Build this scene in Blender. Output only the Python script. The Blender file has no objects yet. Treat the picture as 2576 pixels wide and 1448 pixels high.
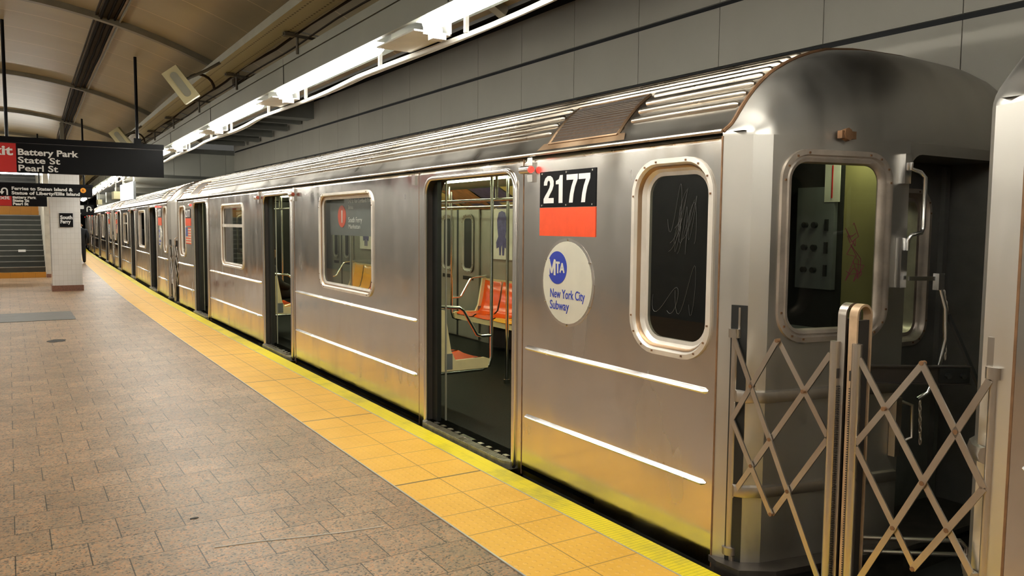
import bpy, math, random
from mathutils import Vector, Matrix, geometry
random.seed(4)
PI = math.pi
R = math.radians
S = bpy.context.scene
COL = S.collection

# ---------------------------------------------------------------- camera, world, exposure
H = 1.5866
yaw, pitch, roll = .561426852, .0785026911, .00804944969
fw = Vector((math.sin(yaw)*math.cos(pitch), math.cos(yaw)*math.cos(pitch), -math.sin(pitch)))
rt = Vector((math.cos(yaw), -math.sin(yaw), 0))
up = rt.cross(fw)
rt, up = rt*math.cos(roll)+up*math.sin(roll), up*math.cos(roll)-rt*math.sin(roll)
cam = bpy.data.objects.new('camera', bpy.data.cameras.new('camera'))
COL.objects.link(cam)
cam.matrix_world = Matrix(((rt.x, up.x, -fw.x, 0), (rt.y, up.y, -fw.y, 0), (rt.z, up.z, -fw.z, H), (0, 0, 0, 1)))
cam.data.sensor_width = 36
cam.data.lens = 36*2010.8/2576
cam.data.clip_start = .05
cam.data.clip_end = 300
S.camera = cam
S.view_settings.view_transform = 'Standard'
S.view_settings.look = 'None'
S.view_settings.gamma = 1
S.view_settings.use_curve_mapping = False
S.view_settings.exposure = 1.0
W = bpy.data.worlds.new('world'); S.world = W
W.use_nodes = True
W.node_tree.nodes['Background'].inputs[0].default_value = (.9, .88, .8, 1)
W.node_tree.nodes['Background'].inputs[1].default_value = .05
TUBE = 26.0        # brightness of the platform tubes
CAR_TUBE = 10.0     # brightness of the strip lights and added fill emitters in the cars
cy = S.cycles
cy.max_bounces = 8; cy.glossy_bounces = 5; cy.transparent_max_bounces = 12
cy.sample_clamp_indirect = 6
cy.use_denoising = True
cy.caustics_reflective = False; cy.caustics_refractive = False

# ---------------------------------------------------------------- materials
def newmat(name):
    m = bpy.data.materials.new(name); m.use_nodes = True
    nt = m.node_tree
    return m, nt, nt.nodes['Principled BSDF']
def nd(nt, t, **k):
    n = nt.nodes.new(t)
    for a, v in k.items():
        if a.startswith('i_'): n.inputs[a[2:].replace('_', ' ')].default_value = v
        else: setattr(n, a, v)
    return n
def ramp(nt, fac, stops):
    r = nt.nodes.new('ShaderNodeValToRGB')
    e = r.color_ramp.elements
    while len(e) < len(stops): e.new(.5)
    for i, (p, c) in enumerate(stops):
        e[i].position = p; e[i].color = (*c, 1) if len(c) == 3 else c
    nt.links.new(fac, r.inputs[0]); return r.outputs[0]
def mapping(nt, src='Object', scale=(1, 1, 1), loc=(0, 0, 0)):
    tc = nt.nodes.new('ShaderNodeTexCoord')
    mp = nd(nt, 'ShaderNodeMapping'); mp.inputs['Scale'].default_value = scale; mp.inputs['Location'].default_value = loc
    nt.links.new(tc.outputs[src], mp.inputs[0]); return mp.outputs[0]
def noise(nt, vec, sc, det=4, rough=.55):
    n = nd(nt, 'ShaderNodeTexNoise'); n.inputs['Scale'].default_value = sc; n.inputs['Detail'].default_value = det; n.inputs['Roughness'].default_value = rough
    nt.links.new(vec, n.inputs['Vector']); return n.outputs['Fac']
def mixc(nt, fac, a, b, bt='MIX'):
    m = nd(nt, 'ShaderNodeMix', data_type='RGBA', blend_type=bt)
    for s, v in ((0, fac), (6, a), (7, b)):
        if hasattr(v, 'links') or hasattr(v, 'is_linked'): nt.links.new(v, m.inputs[s])
        else: m.inputs[s].default_value = v if s == 0 else (*v, 1)
    return m.outputs[2]
def bump(nt, h, st, dist=.01):
    b = nd(nt, 'ShaderNodeBump'); b.inputs['Strength'].default_value = st; b.inputs['Distance'].default_value = dist
    nt.links.new(h, b.inputs['Height']); return b.outputs[0]
def math_n(nt, op, a, b=None, c=None):
    m = nd(nt, 'ShaderNodeMath', operation=op)
    for i, v in enumerate((a, b, c)):
        if v is None: continue
        if hasattr(v, 'is_linked'): nt.links.new(v, m.inputs[i])
        else: m.inputs[i].default_value = v
    return m.outputs[0]
def mat(name, c, rough=.5, metal=0, var=.12, vs=6, emit=None, es=1, bumpk=0, spec=.5, vscale=(1, 1, 1)):
    m, nt, b = newmat(name)
    v = mapping(nt, scale=vscale); n = noise(nt, v, vs)
    lo = tuple(x*(1-var) for x in c); hi = tuple(min(1, x*(1+var)) for x in c)
    nt.links.new(ramp(nt, n, [(.3, lo), (.7, hi)]), b.inputs['Base Color'])
    b.inputs['Roughness'].default_value = rough; b.inputs['Metallic'].default_value = metal
    b.inputs['Specular IOR Level'].default_value = spec
    if emit:
        b.inputs['Emission Color'].default_value = (*emit, 1); b.inputs['Emission Strength'].default_value = es
    if bumpk: nt.links.new(bump(nt, noise(nt, v, vs*8), bumpk, .005), b.inputs['Normal'])
    return m
def steel(name, c, rough, stain=(.30, .17, .08), st=(.62, .80), aniso=.6, bk=.05, stk=.5, patchy=0):
    m, nt, b = newmat(name)
    v = mapping(nt, scale=(1, 1, .45)); n = noise(nt, v, 2.3, 6, .62)
    base = mixc(nt, ramp(nt, n, [(st[0], (0, 0, 0)), (st[1], (stk, stk, stk))]), c, stain)
    nt.links.new(base, b.inputs['Base Color'])
    b.inputs['Metallic'].default_value = 1
    v2 = mapping(nt, scale=(1, 1, .3)); n2 = noise(nt, v2, 3.5, 3)
    r = nd(nt, 'ShaderNodeMapRange'); r.inputs[1].default_value = .3; r.inputs[2].default_value = .7
    r.inputs[3].default_value = rough*(.75-.2*patchy); r.inputs[4].default_value = rough*(1.25+.2*patchy)
    nt.links.new(n2, r.inputs[0]); nt.links.new(r.outputs[0], b.inputs['Roughness'])
    if patchy:
        vs_ = mapping(nt, scale=(1, 1.6, .8)); sg_ = noise(nt, vs_, 1.9, 2, .5)
        k_ = ramp(nt, sg_, [(.46, (0, 0, 0)), (.72, (1, 1, 1))])
        ad = math_n(nt, 'MULTIPLY_ADD', k_, .10, r.outputs[0]); nt.links.new(ad, b.inputs['Roughness'])
        nt.links.new(mixc(nt, math_n(nt, 'MULTIPLY', k_, .22), base, (.45, .44, .45)), b.inputs['Base Color'])
    b.inputs['Anisotropic'].default_value = aniso
    t = nd(nt, 'ShaderNodeTangent', direction_type='RADIAL', axis='Z'); nt.links.new(t.outputs[0], b.inputs['Tangent'])
    if bk:
        v3 = mapping(nt, scale=(1, 1, 1)); nt.links.new(bump(nt, noise(nt, v3, 2.2, 2), bk, .06), b.inputs['Normal'])
    return m
def emis(name, c, s):
    m, nt, b = newmat(name)
    b.inputs['Base Color'].default_value = (*c, 1)
    b.inputs['Emission Color'].default_value = (*c, 1); b.inputs['Emission Strength'].default_value = s
    return m
def glassm(name, tint=(.75, .78, .75), refl=.9, rough=.02, scratch=0):
    m = bpy.data.materials.new(name); m.use_nodes = True; nt = m.node_tree; nt.nodes.clear()
    o = nd(nt, 'ShaderNodeOutputMaterial'); t = nd(nt, 'ShaderNodeBsdfTransparent'); g = nd(nt, 'ShaderNodeBsdfGlossy')
    t.inputs[0].default_value = (*tint, 1); g.inputs[0].default_value = (refl, refl, refl, 1); g.inputs[1].default_value = rough
    f = nd(nt, 'ShaderNodeLayerWeight'); fr = math_n(nt, 'MULTIPLY_ADD', math_n(nt, 'POWER', f.outputs['Facing'], 5.0), .90, .055)
    x = nd(nt, 'ShaderNodeMixShader'); nt.links.new(fr, x.inputs[0]); nt.links.new(t.outputs[0], x.inputs[1]); nt.links.new(g.outputs[0], x.inputs[2])
    out = x.outputs[0]
    if scratch:   # fine scratched scrawls in the pane
        v = mapping(nt, scale=(1, 1, 1)); w = nd(nt, 'ShaderNodeTexNoise'); w.inputs['Scale'].default_value = 5.0; w.inputs['Detail'].default_value = 1
        w.inputs['Distortion'].default_value = 1.6
        nt.links.new(v, w.inputs['Vector'])
        a = math_n(nt, 'ABSOLUTE', math_n(nt, 'SUBTRACT', w.outputs['Fac'], .5))
        k = math_n(nt, 'MULTIPLY', math_n(nt, 'LESS_THAN', a, .006), scratch)
        d = nd(nt, 'ShaderNodeBsdfDiffuse'); d.inputs[0].default_value = (.55, .55, .55, 1)
        y = nd(nt, 'ShaderNodeMixShader'); nt.links.new(k, y.inputs[0]); nt.links.new(out, y.inputs[1]); nt.links.new(d.outputs[0], y.inputs[2]); out = y.outputs[0]
    nt.links.new(out, o.inputs[0]); return m

def granite_mat():
    m, nt, b = newmat('granite_tiles')
    v = mapping(nt, loc=(-.43, -4.675, 0))
    br = nd(nt, 'ShaderNodeTexBrick', offset=.5, offset_frequency=2, squash=1)
    for k, x in (('Scale', 1), ('Mortar Size', .0032), ('Mortar Smooth', .15), ('Brick Width', .3048), ('Row Height', .3048), ('Bias', 0)): br.inputs[k].default_value = x
    br.inputs['Color1'].default_value = (.30, .215, .135, 1); br.inputs['Color2'].default_value = (.37, .268, .175, 1); br.inputs['Mortar'].default_value = (.07, .055, .035, 1)
    nt.links.new(v, br.inputs['Vector'])
    vo = mapping(nt)
    vo1 = nd(nt, 'ShaderNodeTexVoronoi'); vo1.inputs['Scale'].default_value = 105; nt.links.new(vo, vo1.inputs['Vector'])
    sep = nd(nt, 'ShaderNodeSeparateColor'); nt.links.new(vo1.outputs['Color'], sep.inputs[0])
    speck = ramp(nt, sep.outputs[0], [(0, (.28, .27, .27)), (.13, (.55, .57, .58)), (.22, (.95, .93, .9)), (.62, (1.12, 1.02, .92)), (.8, (1.45, 1.0, .68)), (1, (1.35, 1.3, 1.2))])
    big = ramp(nt, noise(nt, vo, 9, 5), [(.35, (.86, .9, .92)), (.7, (1.12, 1.06, 1.0))])
    grime = ramp(nt, noise(nt, vo, 1.1, 5), [(.4, (.82, .82, .82)), (.65, (1.05, 1.05, 1.05))])
    c = mixc(nt, 1.0, br.outputs['Color'], speck, 'MULTIPLY')
    c = mixc(nt, 1.0, c, big, 'MULTIPLY'); c = mixc(nt, 1.0, c, grime, 'MULTIPLY')
    nt.links.new(c, b.inputs['Base Color'])
    b.inputs['Roughness'].default_value = .42
    nt.links.new(bump(nt, math_n(nt, 'MULTIPLY', br.outputs['Fac'], -1), .5, .004), b.inputs['Normal'])
    return m
def uvnodes(nt):
    tc = nt.nodes.new('ShaderNodeTexCoord'); s = nd(nt, 'ShaderNodeSeparateXYZ'); nt.links.new(tc.outputs['UV'], s.inputs[0])
    return s.outputs[0], s.outputs[1]
def line_n(nt, x, period, w, off=0):     # 1 on a line of width w every period
    a = math_n(nt, 'PINGPONG', math_n(nt, 'ADD', x, off), period/2)
    return math_n(nt, 'LESS_THAN', a, w/2)
def tactile_mat():
    m, nt, b = newmat('tactile_orange')
    u, v = uvnodes(nt)
    du = math_n(nt, 'SUBTRACT', math_n(nt, 'FRACT', math_n(nt, 'DIVIDE', u, .0508)), .5)
    dv = math_n(nt, 'SUBTRACT', math_n(nt, 'FRACT', math_n(nt, 'DIVIDE', v, .0508)), .5)
    d = math_n(nt, 'SQRT', math_n(nt, 'ADD', math_n(nt, 'MULTIPLY', du, du), math_n(nt, 'MULTIPLY', dv, dv)))
    dome = nd(nt, 'ShaderNodeMapRange', interpolation_type='SMOOTHSTEP'); dome.inputs[1].default_value = .27; dome.inputs[2].default_value = .12
    nt.links.new(d, dome.inputs[0]); dome = dome.outputs[0]
    joint = math_n(nt, 'MAXIMUM', line_n(nt, u, .3048, .006), line_n(nt, v, .3048, .006))
    wide = line_n(nt, u, .3048*6, .016)
    vo = mapping(nt); n = noise(nt, vo, 3, 5); n2 = noise(nt, vo, 38, 3)
    c = ramp(nt, n, [(.3, (.80, .43, .045)), (.7, (.90, .50, .065))])
    c = mixc(nt, math_n(nt, 'MULTIPLY', dome, .22), c, (.95, .60, .20))
    c = mixc(nt, ramp(nt, n2, [(.70, (0, 0, 0)), (.78, (.55, .55, .55))]), c, (.20, .13, .04))
    c = mixc(nt, math_n(nt, 'MULTIPLY', joint, .75), c, (.16, .10, .04)); c = mixc(nt, math_n(nt, 'MULTIPLY', wide, .85), c, (.06, .045, .02))
    nt.links.new(c, b.inputs['Base Color']); b.inputs['Roughness'].default_value = .5
    h = math_n(nt, 'SUBTRACT', dome, math_n(nt, 'MULTIPLY', joint, .6))
    nt.links.new(bump(nt, h, .35, .005), b.inputs['Normal'])
    return m
def edge_mat():
    m, nt, b = newmat('edge_yellow')
    u, v = uvnodes(nt)
    g = math_n(nt, 'MAXIMUM', line_n(nt, u, .0254, .0022), math_n(nt, 'MULTIPLY', line_n(nt, v, .085, .0018), .5))
    vo = mapping(nt); n = noise(nt, vo, 1.7, 6, .65); n2 = noise(nt, vo, 60, 3)
    c = ramp(nt, n, [(.36, (.66, .53, .03)), (.48, (.90, .71, .012)), (.7, (.96, .76, .012))])
    c = mixc(nt, ramp(nt, n2, [(.68, (0, 0, 0)), (.78, (.5, .5, .5))]), c, (.2, .17, .04))
    c = mixc(nt, math_n(nt, 'MULTIPLY', g, .75), c, (.12, .10, .01))
    nt.links.new(c, b.inputs['Base Color']); b.inputs['Roughness'].default_value = .45
    nt.links.new(bump(nt, math_n(nt, 'MULTIPLY', g, -1), .6, .004), b.inputs['Normal'])
    return m
def tile_mat(name, c, grout, bw=.2, bh=.1, off=.5, rough=.2, axes='YZ'):
    m, nt, b = newmat(name)
    tc = nt.nodes.new('ShaderNodeTexCoord'); s = nd(nt, 'ShaderNodeSeparateXYZ'); nt.links.new(tc.outputs['Object'], s.inputs[0])
    cb = nd(nt, 'ShaderNodeCombineXYZ')
    h = math_n(nt, 'ADD', s.outputs[0], s.outputs[1])
    nt.links.new(h, cb.inputs[0]); nt.links.new(s.outputs[2], cb.inputs[1])
    br = nd(nt, 'ShaderNodeTexBrick', offset=off)
    for k, x in (('Scale', 1), ('Mortar Size', .0025), ('Brick Width', bw), ('Row Height', bh)): br.inputs[k].default_value = x
    br.inputs['Color1'].default_value = (*c, 1); br.inputs['Color2'].default_value = (*[x*.95 for x in c], 1); br.inputs['Mortar'].default_value = (*grout, 1)
    nt.links.new(cb.outputs[0], br.inputs['Vector']); nt.links.new(br.outputs['Color'], b.inputs['Base Color'])
    b.inputs['Roughness'].default_value = rough
    return m
def vault_mat():
    m, nt, b = newmat('vault_panels')
    tc = nt.nodes.new('ShaderNodeTexCoord'); s = nd(nt, 'ShaderNodeSeparateXYZ'); nt.links.new(tc.outputs['Object'], s.inputs[0])
    ln = line_n(nt, s.outputs[1], .9, .016, -.45)
    # each transverse strip is mixed toward a darker brown by a random amount
    fl = math_n(nt, 'FLOOR', math_n(nt, 'DIVIDE', math_n(nt, 'ADD', s.outputs[1], -.45), .9))
    wn = nd(nt, 'ShaderNodeTexWhiteNoise', noise_dimensions='1D'); nt.links.new(fl, wn.inputs['W'])
    v = mapping(nt, scale=(.5, 1.2, .5)); n = noise(nt, v, .8, 4)
    c = ramp(nt, n, [(.3, (.29, .235, .135)), (.7, (.35, .29, .175))])
    c = mixc(nt, math_n(nt, 'MULTIPLY', wn.outputs['Value'], .12), c, (.24, .185, .11))
    c = mixc(nt, math_n(nt, 'MULTIPLY', ln, .8), c, (.62, .48, .28))
    nt.links.new(c, b.inputs['Base Color']); b.inputs['Metallic'].default_value = .1; b.inputs['Roughness'].default_value = .38; b.inputs['Specular IOR Level'].default_value = .3
    nt.links.new(bump(nt, noise(nt, mapping(nt, scale=(1, 2.2, 1)), 1.1, 1), .05, .05), b.inputs['Normal'])
    return m
def wallpanel_mat():
    m, nt, b = newmat('wall_panels')
    v = mapping(nt, scale=(1, .8, .5)); n = noise(nt, v, .9, 5)
    nt.links.new(ramp(nt, n, [(.3, (.56, .52, .44)), (.7, (.64, .60, .51))]), b.inputs['Base Color'])
    b.inputs['Metallic'].default_value = .25; b.inputs['Roughness'].default_value = .34
    nt.links.new(bump(nt, noise(nt, mapping(nt), .9, 1), .15, .06), b.inputs['Normal'])
    return m

M = dict(
    granite=granite_mat(), tactile=tactile_mat(), edge=edge_mat(), vault=vault_mat(), wall=wallpanel_mat(),
    steel=steel('stainless_side', (.66, .625, .59), .17, bk=.06, stk=.2, patchy=1, aniso=.4),
    steel_lip=steel('stainless_lip', (.74, .70, .66), .22, st=(.6, .8), stk=.4, bk=0, aniso=0),
    steel_end=steel('stainless_end', (.60, .575, .53), .42, aniso=0, bk=.03, st=(.6, .8), stk=.25),
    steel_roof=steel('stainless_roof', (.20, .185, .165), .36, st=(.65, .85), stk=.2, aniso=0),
    rib=steel('roof_rib_steel', (.55, .49, .41), .30, st=(.62, .8), stk=.3, aniso=0, bk=0),
    rail=steel('polished_rail', (.92, .92, .92), .24, aniso=0, bk=0, stk=.1),
    chrome=steel('grab_rail_steel', (.75, .75, .70), .14, aniso=0, bk=0, stk=.1),
    gate=steel('gate_steel', (.52, .48, .43), .34, st=(.5, .75), stk=.5, aniso=0, bk=0),
    gatedark=mat('gate_dark', (.05, .043, .037), .5, .4),
    hoop=mat('hoop_paint', (.52, .36, .22), .45, .3, .25, 9),
    frame=mat('window_frame_enamel', (.76, .70, .62), .32, .35, .16, 5, vscale=(1, 1, .6)),
    frame2=mat('window_frame_grey', (.42, .36, .30), .4, .6, .25, 7),
    rust2=steel('rusty_steel', (.42, .30, .20), .4, st=(.35, .6), stk=.7, aniso=0, bk=0), rust=mat('rusty_seam', (.20, .105, .05), .6, .3, .35, 9),
    rubber=mat('black_rubber', (.012, .013, .012), .45),
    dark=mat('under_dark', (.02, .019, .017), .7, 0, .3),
    glass=glassm('window_glass', (.80, .83, .80)), glass2=glassm('cab_end_glass', (.62, .64, .58), refl=.4), ledge=mat('ledge_steel', (.10, .085, .07), .4, .6, .3, 9), recess=mat('recess_paint', (.17, .165, .15), .4, .3, .15), glass3=glassm('cab_side_glass', (.45, .46, .44)), scratch=mat('glass_scratch', (.10, .10, .10), .6),
    black=mat('sign_black', (.006, .006, .007), .3, 0, .1, spec=.10), white=mat('sign_white', (.80, .80, .78), .4, 0, .03),
    red=mat('plate_orange_red', (.85, .085, .02), .35, 0, .06, 14), exitred=mat('exit_red', (.50, .012, .010), .35, 0, .05),
    orange=mat('bullet_orange', (.85, .33, .02), .4, 0, .05), blue=mat('logo_blue', (.02, .045, .38), .4, 0, .05),
    cream_disc=mat('roundel_cream', (.62, .60, .50), .4, 0, .05), flagblue=mat('flag_blue', (.08, .13, .33), .4), flagwhite=mat('flag_cream', (.85, .75, .55), .4),
    lens=emis('red_lens_lit', (1, .03, .02), 1.6), lensoff=mat('lens_unlit', (.35, .07, .04), .2),
    carfloor=mat('car_floor_black', (.010, .0105, .009), .45, 0, .8, 120, spec=.06), cariwall=mat('car_wall_steel', (.42, .41, .34), .32, .5, .1, 3),
    cream=mat('bench_cream', (.82, .70, .40), .35, 0, .07, 8), seat_r=mat('seat_orange_red', (.88, .10, .008), .18, 0, .06), seat_y=mat('seat_yellow', (.92, .42, .02), .18, 0, .06),
    carceil=mat('car_ceiling', (.34, .34, .24), .4, 0, .05), strip_fill=emis('car_strip_fill_light', (.93, 1, .64), CAR_TUBE),
    ad_a=mat('advert_yellow', (.72, .60, .20), .35, 0, .15, 5), ad_b=mat('advert_brown', (.42, .20, .07), .35, 0, .4, 9), ad_c=mat('advert_violet', (.10, .09, .22), .35, 0, .3, 12),
    cabgreen=mat('cab_wall_green', (.27, .235, .10), .5, 0, .08), cabgrey=mat('cab_console_grey', (.16, .17, .17), .4, 0, .1),
    column=tile_mat('column_tiles', (.74, .72, .68), (.60, .57, .52), .085, .12, 0),
    redgranite=mat('red_granite_base', (.22, .10, .065), .3, 0, .4, 60),
    fascia=mat('fascia_grey_green', (.25, .265, .23), .45, .2, .06, 2), tray=mat('cable_tray_grey', (.28, .28, .22), .45, .3, .1, 4),
    traydots=None, soffit=mat('soffit_charcoal', (.11, .113, .105), .6, 0, .1, 1), duct=mat('duct_charcoal', (.24, .245, .22), .45, .2, .15, 2),
    stripe=mat('wall_groove', (.006, .006, .007), .5), bulk=mat('bulkhead_grey', (.66, .66, .58), .5, .1, .06, 1),
    sign_glow=emis('glowing_sign_face', (.93, .97, 1), 2.0), tube=emis('fluorescent_tube', (1, .975, .89), TUBE), housing=mat('light_housing_white', (.80, .80, .76), .35, 0, .05),
    conduit=mat('conduit_galvanised', (.55, .54, .50), .35, .5, .1), iron=mat('bracket_iron', (.10, .09, .07), .5, .3, .2),
    cable=mat('cable_dark', (.03, .022, .015), .7, spec=.1), slot=mat('ceiling_slot', (.008, .006, .004), .8, 0, .4, 4, spec=.03), rib_c=mat('ceiling_rib_grey', (.20, .185, .14), .45, .3),
    speaker=mat('speaker_beige', (.52, .48, .28), .45, 0, .06), step=mat('stair_slate', (.035, .038, .032), .35, 0, .2, 3), nosing=mat('stair_nosing', (.20, .20, .18), .4),
    steptile=tile_mat('stair_orange_tile', (.52, .23, .03), (.25, .12, .03), .3, .3, 0), plaster=mat('plaster_cream', (.62, .59, .50)), farwall=mat('left_wall_grey', (.30, .30, .285), .5, 0, .05),
    concrete=mat('trackbed_concrete', (.06, .055, .048), .8, 0, .4, 3), hatch=mat('floor_hatch_grey', (.115, .11, .10), .45, .1, .15, 4),
    gum=mat('floor_stain', (.05, .045, .04), .8), paintline=mat('scratched_paint_line', (.50, .46, .40), .5),
    suit=mat('dark_suit', (.010, .012, .018), .8, 0, .2), skin=mat('skin', (.42, .24, .16), .5), shirt=mat('white_collar', (.7, .7, .7), .6), coat=mat('black_coat', (.008, .008, .009), .7), tan=mat('tan_fabric', (.32, .17, .06), .8, 0, .3, 12),
    strap=mat('rubber_strap', (.02, .02, .02), .5), pink=mat('pink_marker_scrawl', (.45, .06, .16), .5), gauge=mat('gauge_paper', (.62, .60, .52), .5), sill=mat('door_sill_metal', (.26, .245, .20), .45, .7, .35, 22),
    grille=mat('vent_mesh_brown', (.05, .028, .014), .6, .4, .4, 60), endrail=mat('moulding_steel', (.42, .38, .33), .35, .9, .15),
)

# ---------------------------------------------------------------- mesh builder
class MB:
    def __init__(s): s.v = []; s.f = []; s.uv = None
    def quad(s, *p):
        b = len(s.v); s.v += [tuple(q) for q in p]; s.f.append(tuple(range(b, b+len(p)))); return s
    def box(s, a, b, bev=0):
        x0, y0, z0 = [min(i, j) for i, j in zip(a, b)]; x1, y1, z1 = [max(i, j) for i, j in zip(a, b)]
        k = len(s.v)
        s.v += [(x0, y0, z0), (x1, y0, z0), (x1, y1, z0), (x0, y1, z0), (x0, y0, z1), (x1, y0, z1), (x1, y1, z1), (x0, y1, z1)]
        s.f += [tuple(k+i for i in f) for f in ((3, 2, 1, 0), (4, 5, 6, 7), (0, 1, 5, 4), (1, 2, 6, 5), (2, 3, 7, 6), (3, 0, 4, 7))]; return s
    def bar(s, p, q, w, h, upv=(0, 0, 1)):     # rectangular bar between two points
        p, q = Vector(p), Vector(q); d = (q-p).normalized(); u = Vector(upv)
        if abs(d.dot(u)) > .98: u = Vector((1, 0, 0))
        a = d.cross(u).normalized()*w/2; b = a.cross(d).normalized()*h/2; k = len(s.v)
        for c in (p, q): s.v += [tuple(c-a-b), tuple(c+a-b), tuple(c+a+b), tuple(c-a+b)]
        s.f += [tuple(k+i for i in f) for f in ((0, 1, 2, 3), (7, 6, 5, 4), (0, 4, 5, 1), (1, 5, 6, 2), (2, 6, 7, 3), (3, 7, 4, 0))]; return s
    def tube(s, pts, r, n=8, closed=False):
        pts = [Vector(p) for p in pts]; m = len(pts); k = len(s.v); prev = None
        for i, p in enumerate(pts):
            if closed: d = pts[(i+1) % m]-pts[i-1]
            else: d = pts[min(i+1, m-1)]-pts[max(i-1, 0)]
            d.normalize()
            if prev is None:
                u = Vector((0, 0, 1)) if abs(d.z) < .9 else Vector((1, 0, 0)); a = d.cross(u).normalized()
            else: a = (prev-d*prev.dot(d)).normalized()
            prev = a; b = d.cross(a)
            rr = r[i] if isinstance(r, (list, tuple)) else r
            for j in range(n):
                t = 2*PI*j/n; s.v.append(tuple(p+a*math.cos(t)*rr+b*math.sin(t)*rr))
        for i in range(m if closed else m-1):
            for j in range(n):
                s.f.append((k+i*n+j, k+i*n+(j+1) % n, k+((i+1) % m)*n+(j+1) % n, k+((i+1) % m)*n+j))
        if not closed:
            s.f.append(tuple(k+j for j in reversed(range(n)))); s.f.append(tuple(k+(m-1)*n+j for j in range(n)))
        return s
    def prism(s, poly, f0, f1):    # poly 2D points mapped by f0 / f1 to the two ends
        k = len(s.v); n = len(poly); s.v += [tuple(f0(*p)) for p in poly]+[tuple(f1(*p)) for p in poly]
        s.f.append(tuple(range(k, k+n))); s.f.append(tuple(k+n+i for i in reversed(range(n))))
        for i in range(n): s.f.append((k+i, k+n+i, k+n+(i+1) % n, k+(i+1) % n))
        return s
    def loft(s, rings, closed=True, caps=False):
        k = len(s.v); n = len(rings[0])
        for r_ in rings: s.v += [tuple(p) for p in r_]
        for i in range(len(rings)-1):
            for j in range(n if closed else n-1):
                s.f.append((k+i*n+j, k+i*n+(j+1) % n, k+(i+1)*n+(j+1) % n, k+(i+1)*n+j))
        if caps: s.f.append(tuple(k+j for j in reversed(range(n)))); s.f.append(tuple(k+(len(rings)-1)*n+j for j in range(n)))
        return s
    def sheet(s, outer, holes, fn):   # flat plate with holes
        pl = [[Vector((a, b, 0)) for a, b in outer]]+[[Vector((a, b, 0)) for a, b in h] for h in holes]
        k = len(s.v); s.v += [tuple(fn(p.x, p.y)) for l in pl for p in l]
        s.f += [tuple(k+i for i in t) for t in geometry.tessellate_polygon(pl)]; return s
    def build(s, name, m, parent=None, smooth=50, xf=None, uv=None, mats=None, fm=None):
        me = bpy.data.meshes.new(name)
        vs = s.v if xf is None else [tuple(xf(*p)) for p in s.v]
        me.from_pydata(vs, [], s.f); me.validate()
        for mm in (mats or [m]): me.materials.append(mm)
        if fm:
            for p in me.polygons: p.material_index = fm(p)
        if uv:
            l = me.uv_layers.new(name='UVMap')
            for p in me.polygons:
                for li in p.loop_indices: l.data[li].uv = uv[me.loops[li].vertex_index]
        import bmesh
        bm = bmesh.new(); bm.from_mesh(me); bmesh.ops.recalc_face_normals(bm, faces=bm.faces); bm.to_mesh(me); bm.free()
        if smooth:
            me.shade_smooth(); me.set_sharp_from_angle(angle=R(smooth))
        o = bpy.data.objects.new(name, me); COL.objects.link(o)
        if parent: o.parent = parent
        return o
def rrect(a0, a1, b0, b1, r, n=6, r2=None):
    r2 = r if r2 is None else r2; pts = []
    for cx, cy_, rr, t0 in ((a1-r2, b0+r2, r2, -90), (a1-r, b1-r, r, 0), (a0+r, b1-r, r, 90), (a0+r2, b0+r2, r2, 180)):
        for i in range(n+1):
            t = R(t0+90*i/n); pts.append((cx+rr*math.cos(t), cy_+rr*math.sin(t)))
    return pts
def empty(name, loc=(0, 0, 0), rz=0):
    o = bpy.data.objects.new(name, None); COL.objects.link(o); o.location = loc; o.rotation_euler = (0, 0, rz); o.empty_display_size = .2; return o
def tag(o, label, cat, group=None, kind=None):
    if label: o['label'] = label
    if cat: o['category'] = cat
    if group: o['group'] = group
    if kind: o['kind'] = kind
    return o
def struct(o, label=None):
    o['kind'] = 'structure'
    if label: o['label'] = label
    return o
KIDS = {}
def copy_tree(o, parent=None):
    c = o.copy(); COL.objects.link(c); c.parent = parent
    for ch in [x for x in list(o.children)]: copy_tree(ch, c)
    return c
def text(body, size, m, parent, mtx, name='lettering', bold=0, xs=1, width=None, depth=.002, align='LEFT', gap=1, shear=0, label=None):
    cu = bpy.data.curves.new('t', 'FONT'); cu.body = body; cu.size = size; cu.offset = bold; cu.extrude = depth; cu.align_x = align; cu.space_character = gap; cu.shear = shear
    cu.resolution_u = 3
    t = bpy.data.objects.new('t', cu); COL.objects.link(t); bpy.context.view_layer.update()
    dg = bpy.context.evaluated_depsgraph_get(); me = bpy.data.meshes.new_from_object(t.evaluated_get(dg))
    bpy.data.objects.remove(t)
    if width:
        xsz = [v.co.x for v in me.vertices]; xs = width/(max(xsz)-min(xsz))
    me.transform(mtx @ Matrix.Diagonal((xs, 1, 1, 1)))
    me.name = name; me.materials.clear(); me.materials.append(m)
    o = bpy.data.objects.new(name, me); COL.objects.link(o); o.parent = parent
    if label: o['label'] = label
    return o
def face_cam(x, y, z): return Matrix(((1, 0, 0, x), (0, 0, -1, y), (0, 1, 0, z), (0, 0, 0, 1)))      # reads from -Y
def face_plat(x, y, z): return Matrix(((0, 0, -1, x), (-1, 0, 0, y), (0, 1, 0, z), (0, 0, 0, 1)))    # reads from -X

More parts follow.
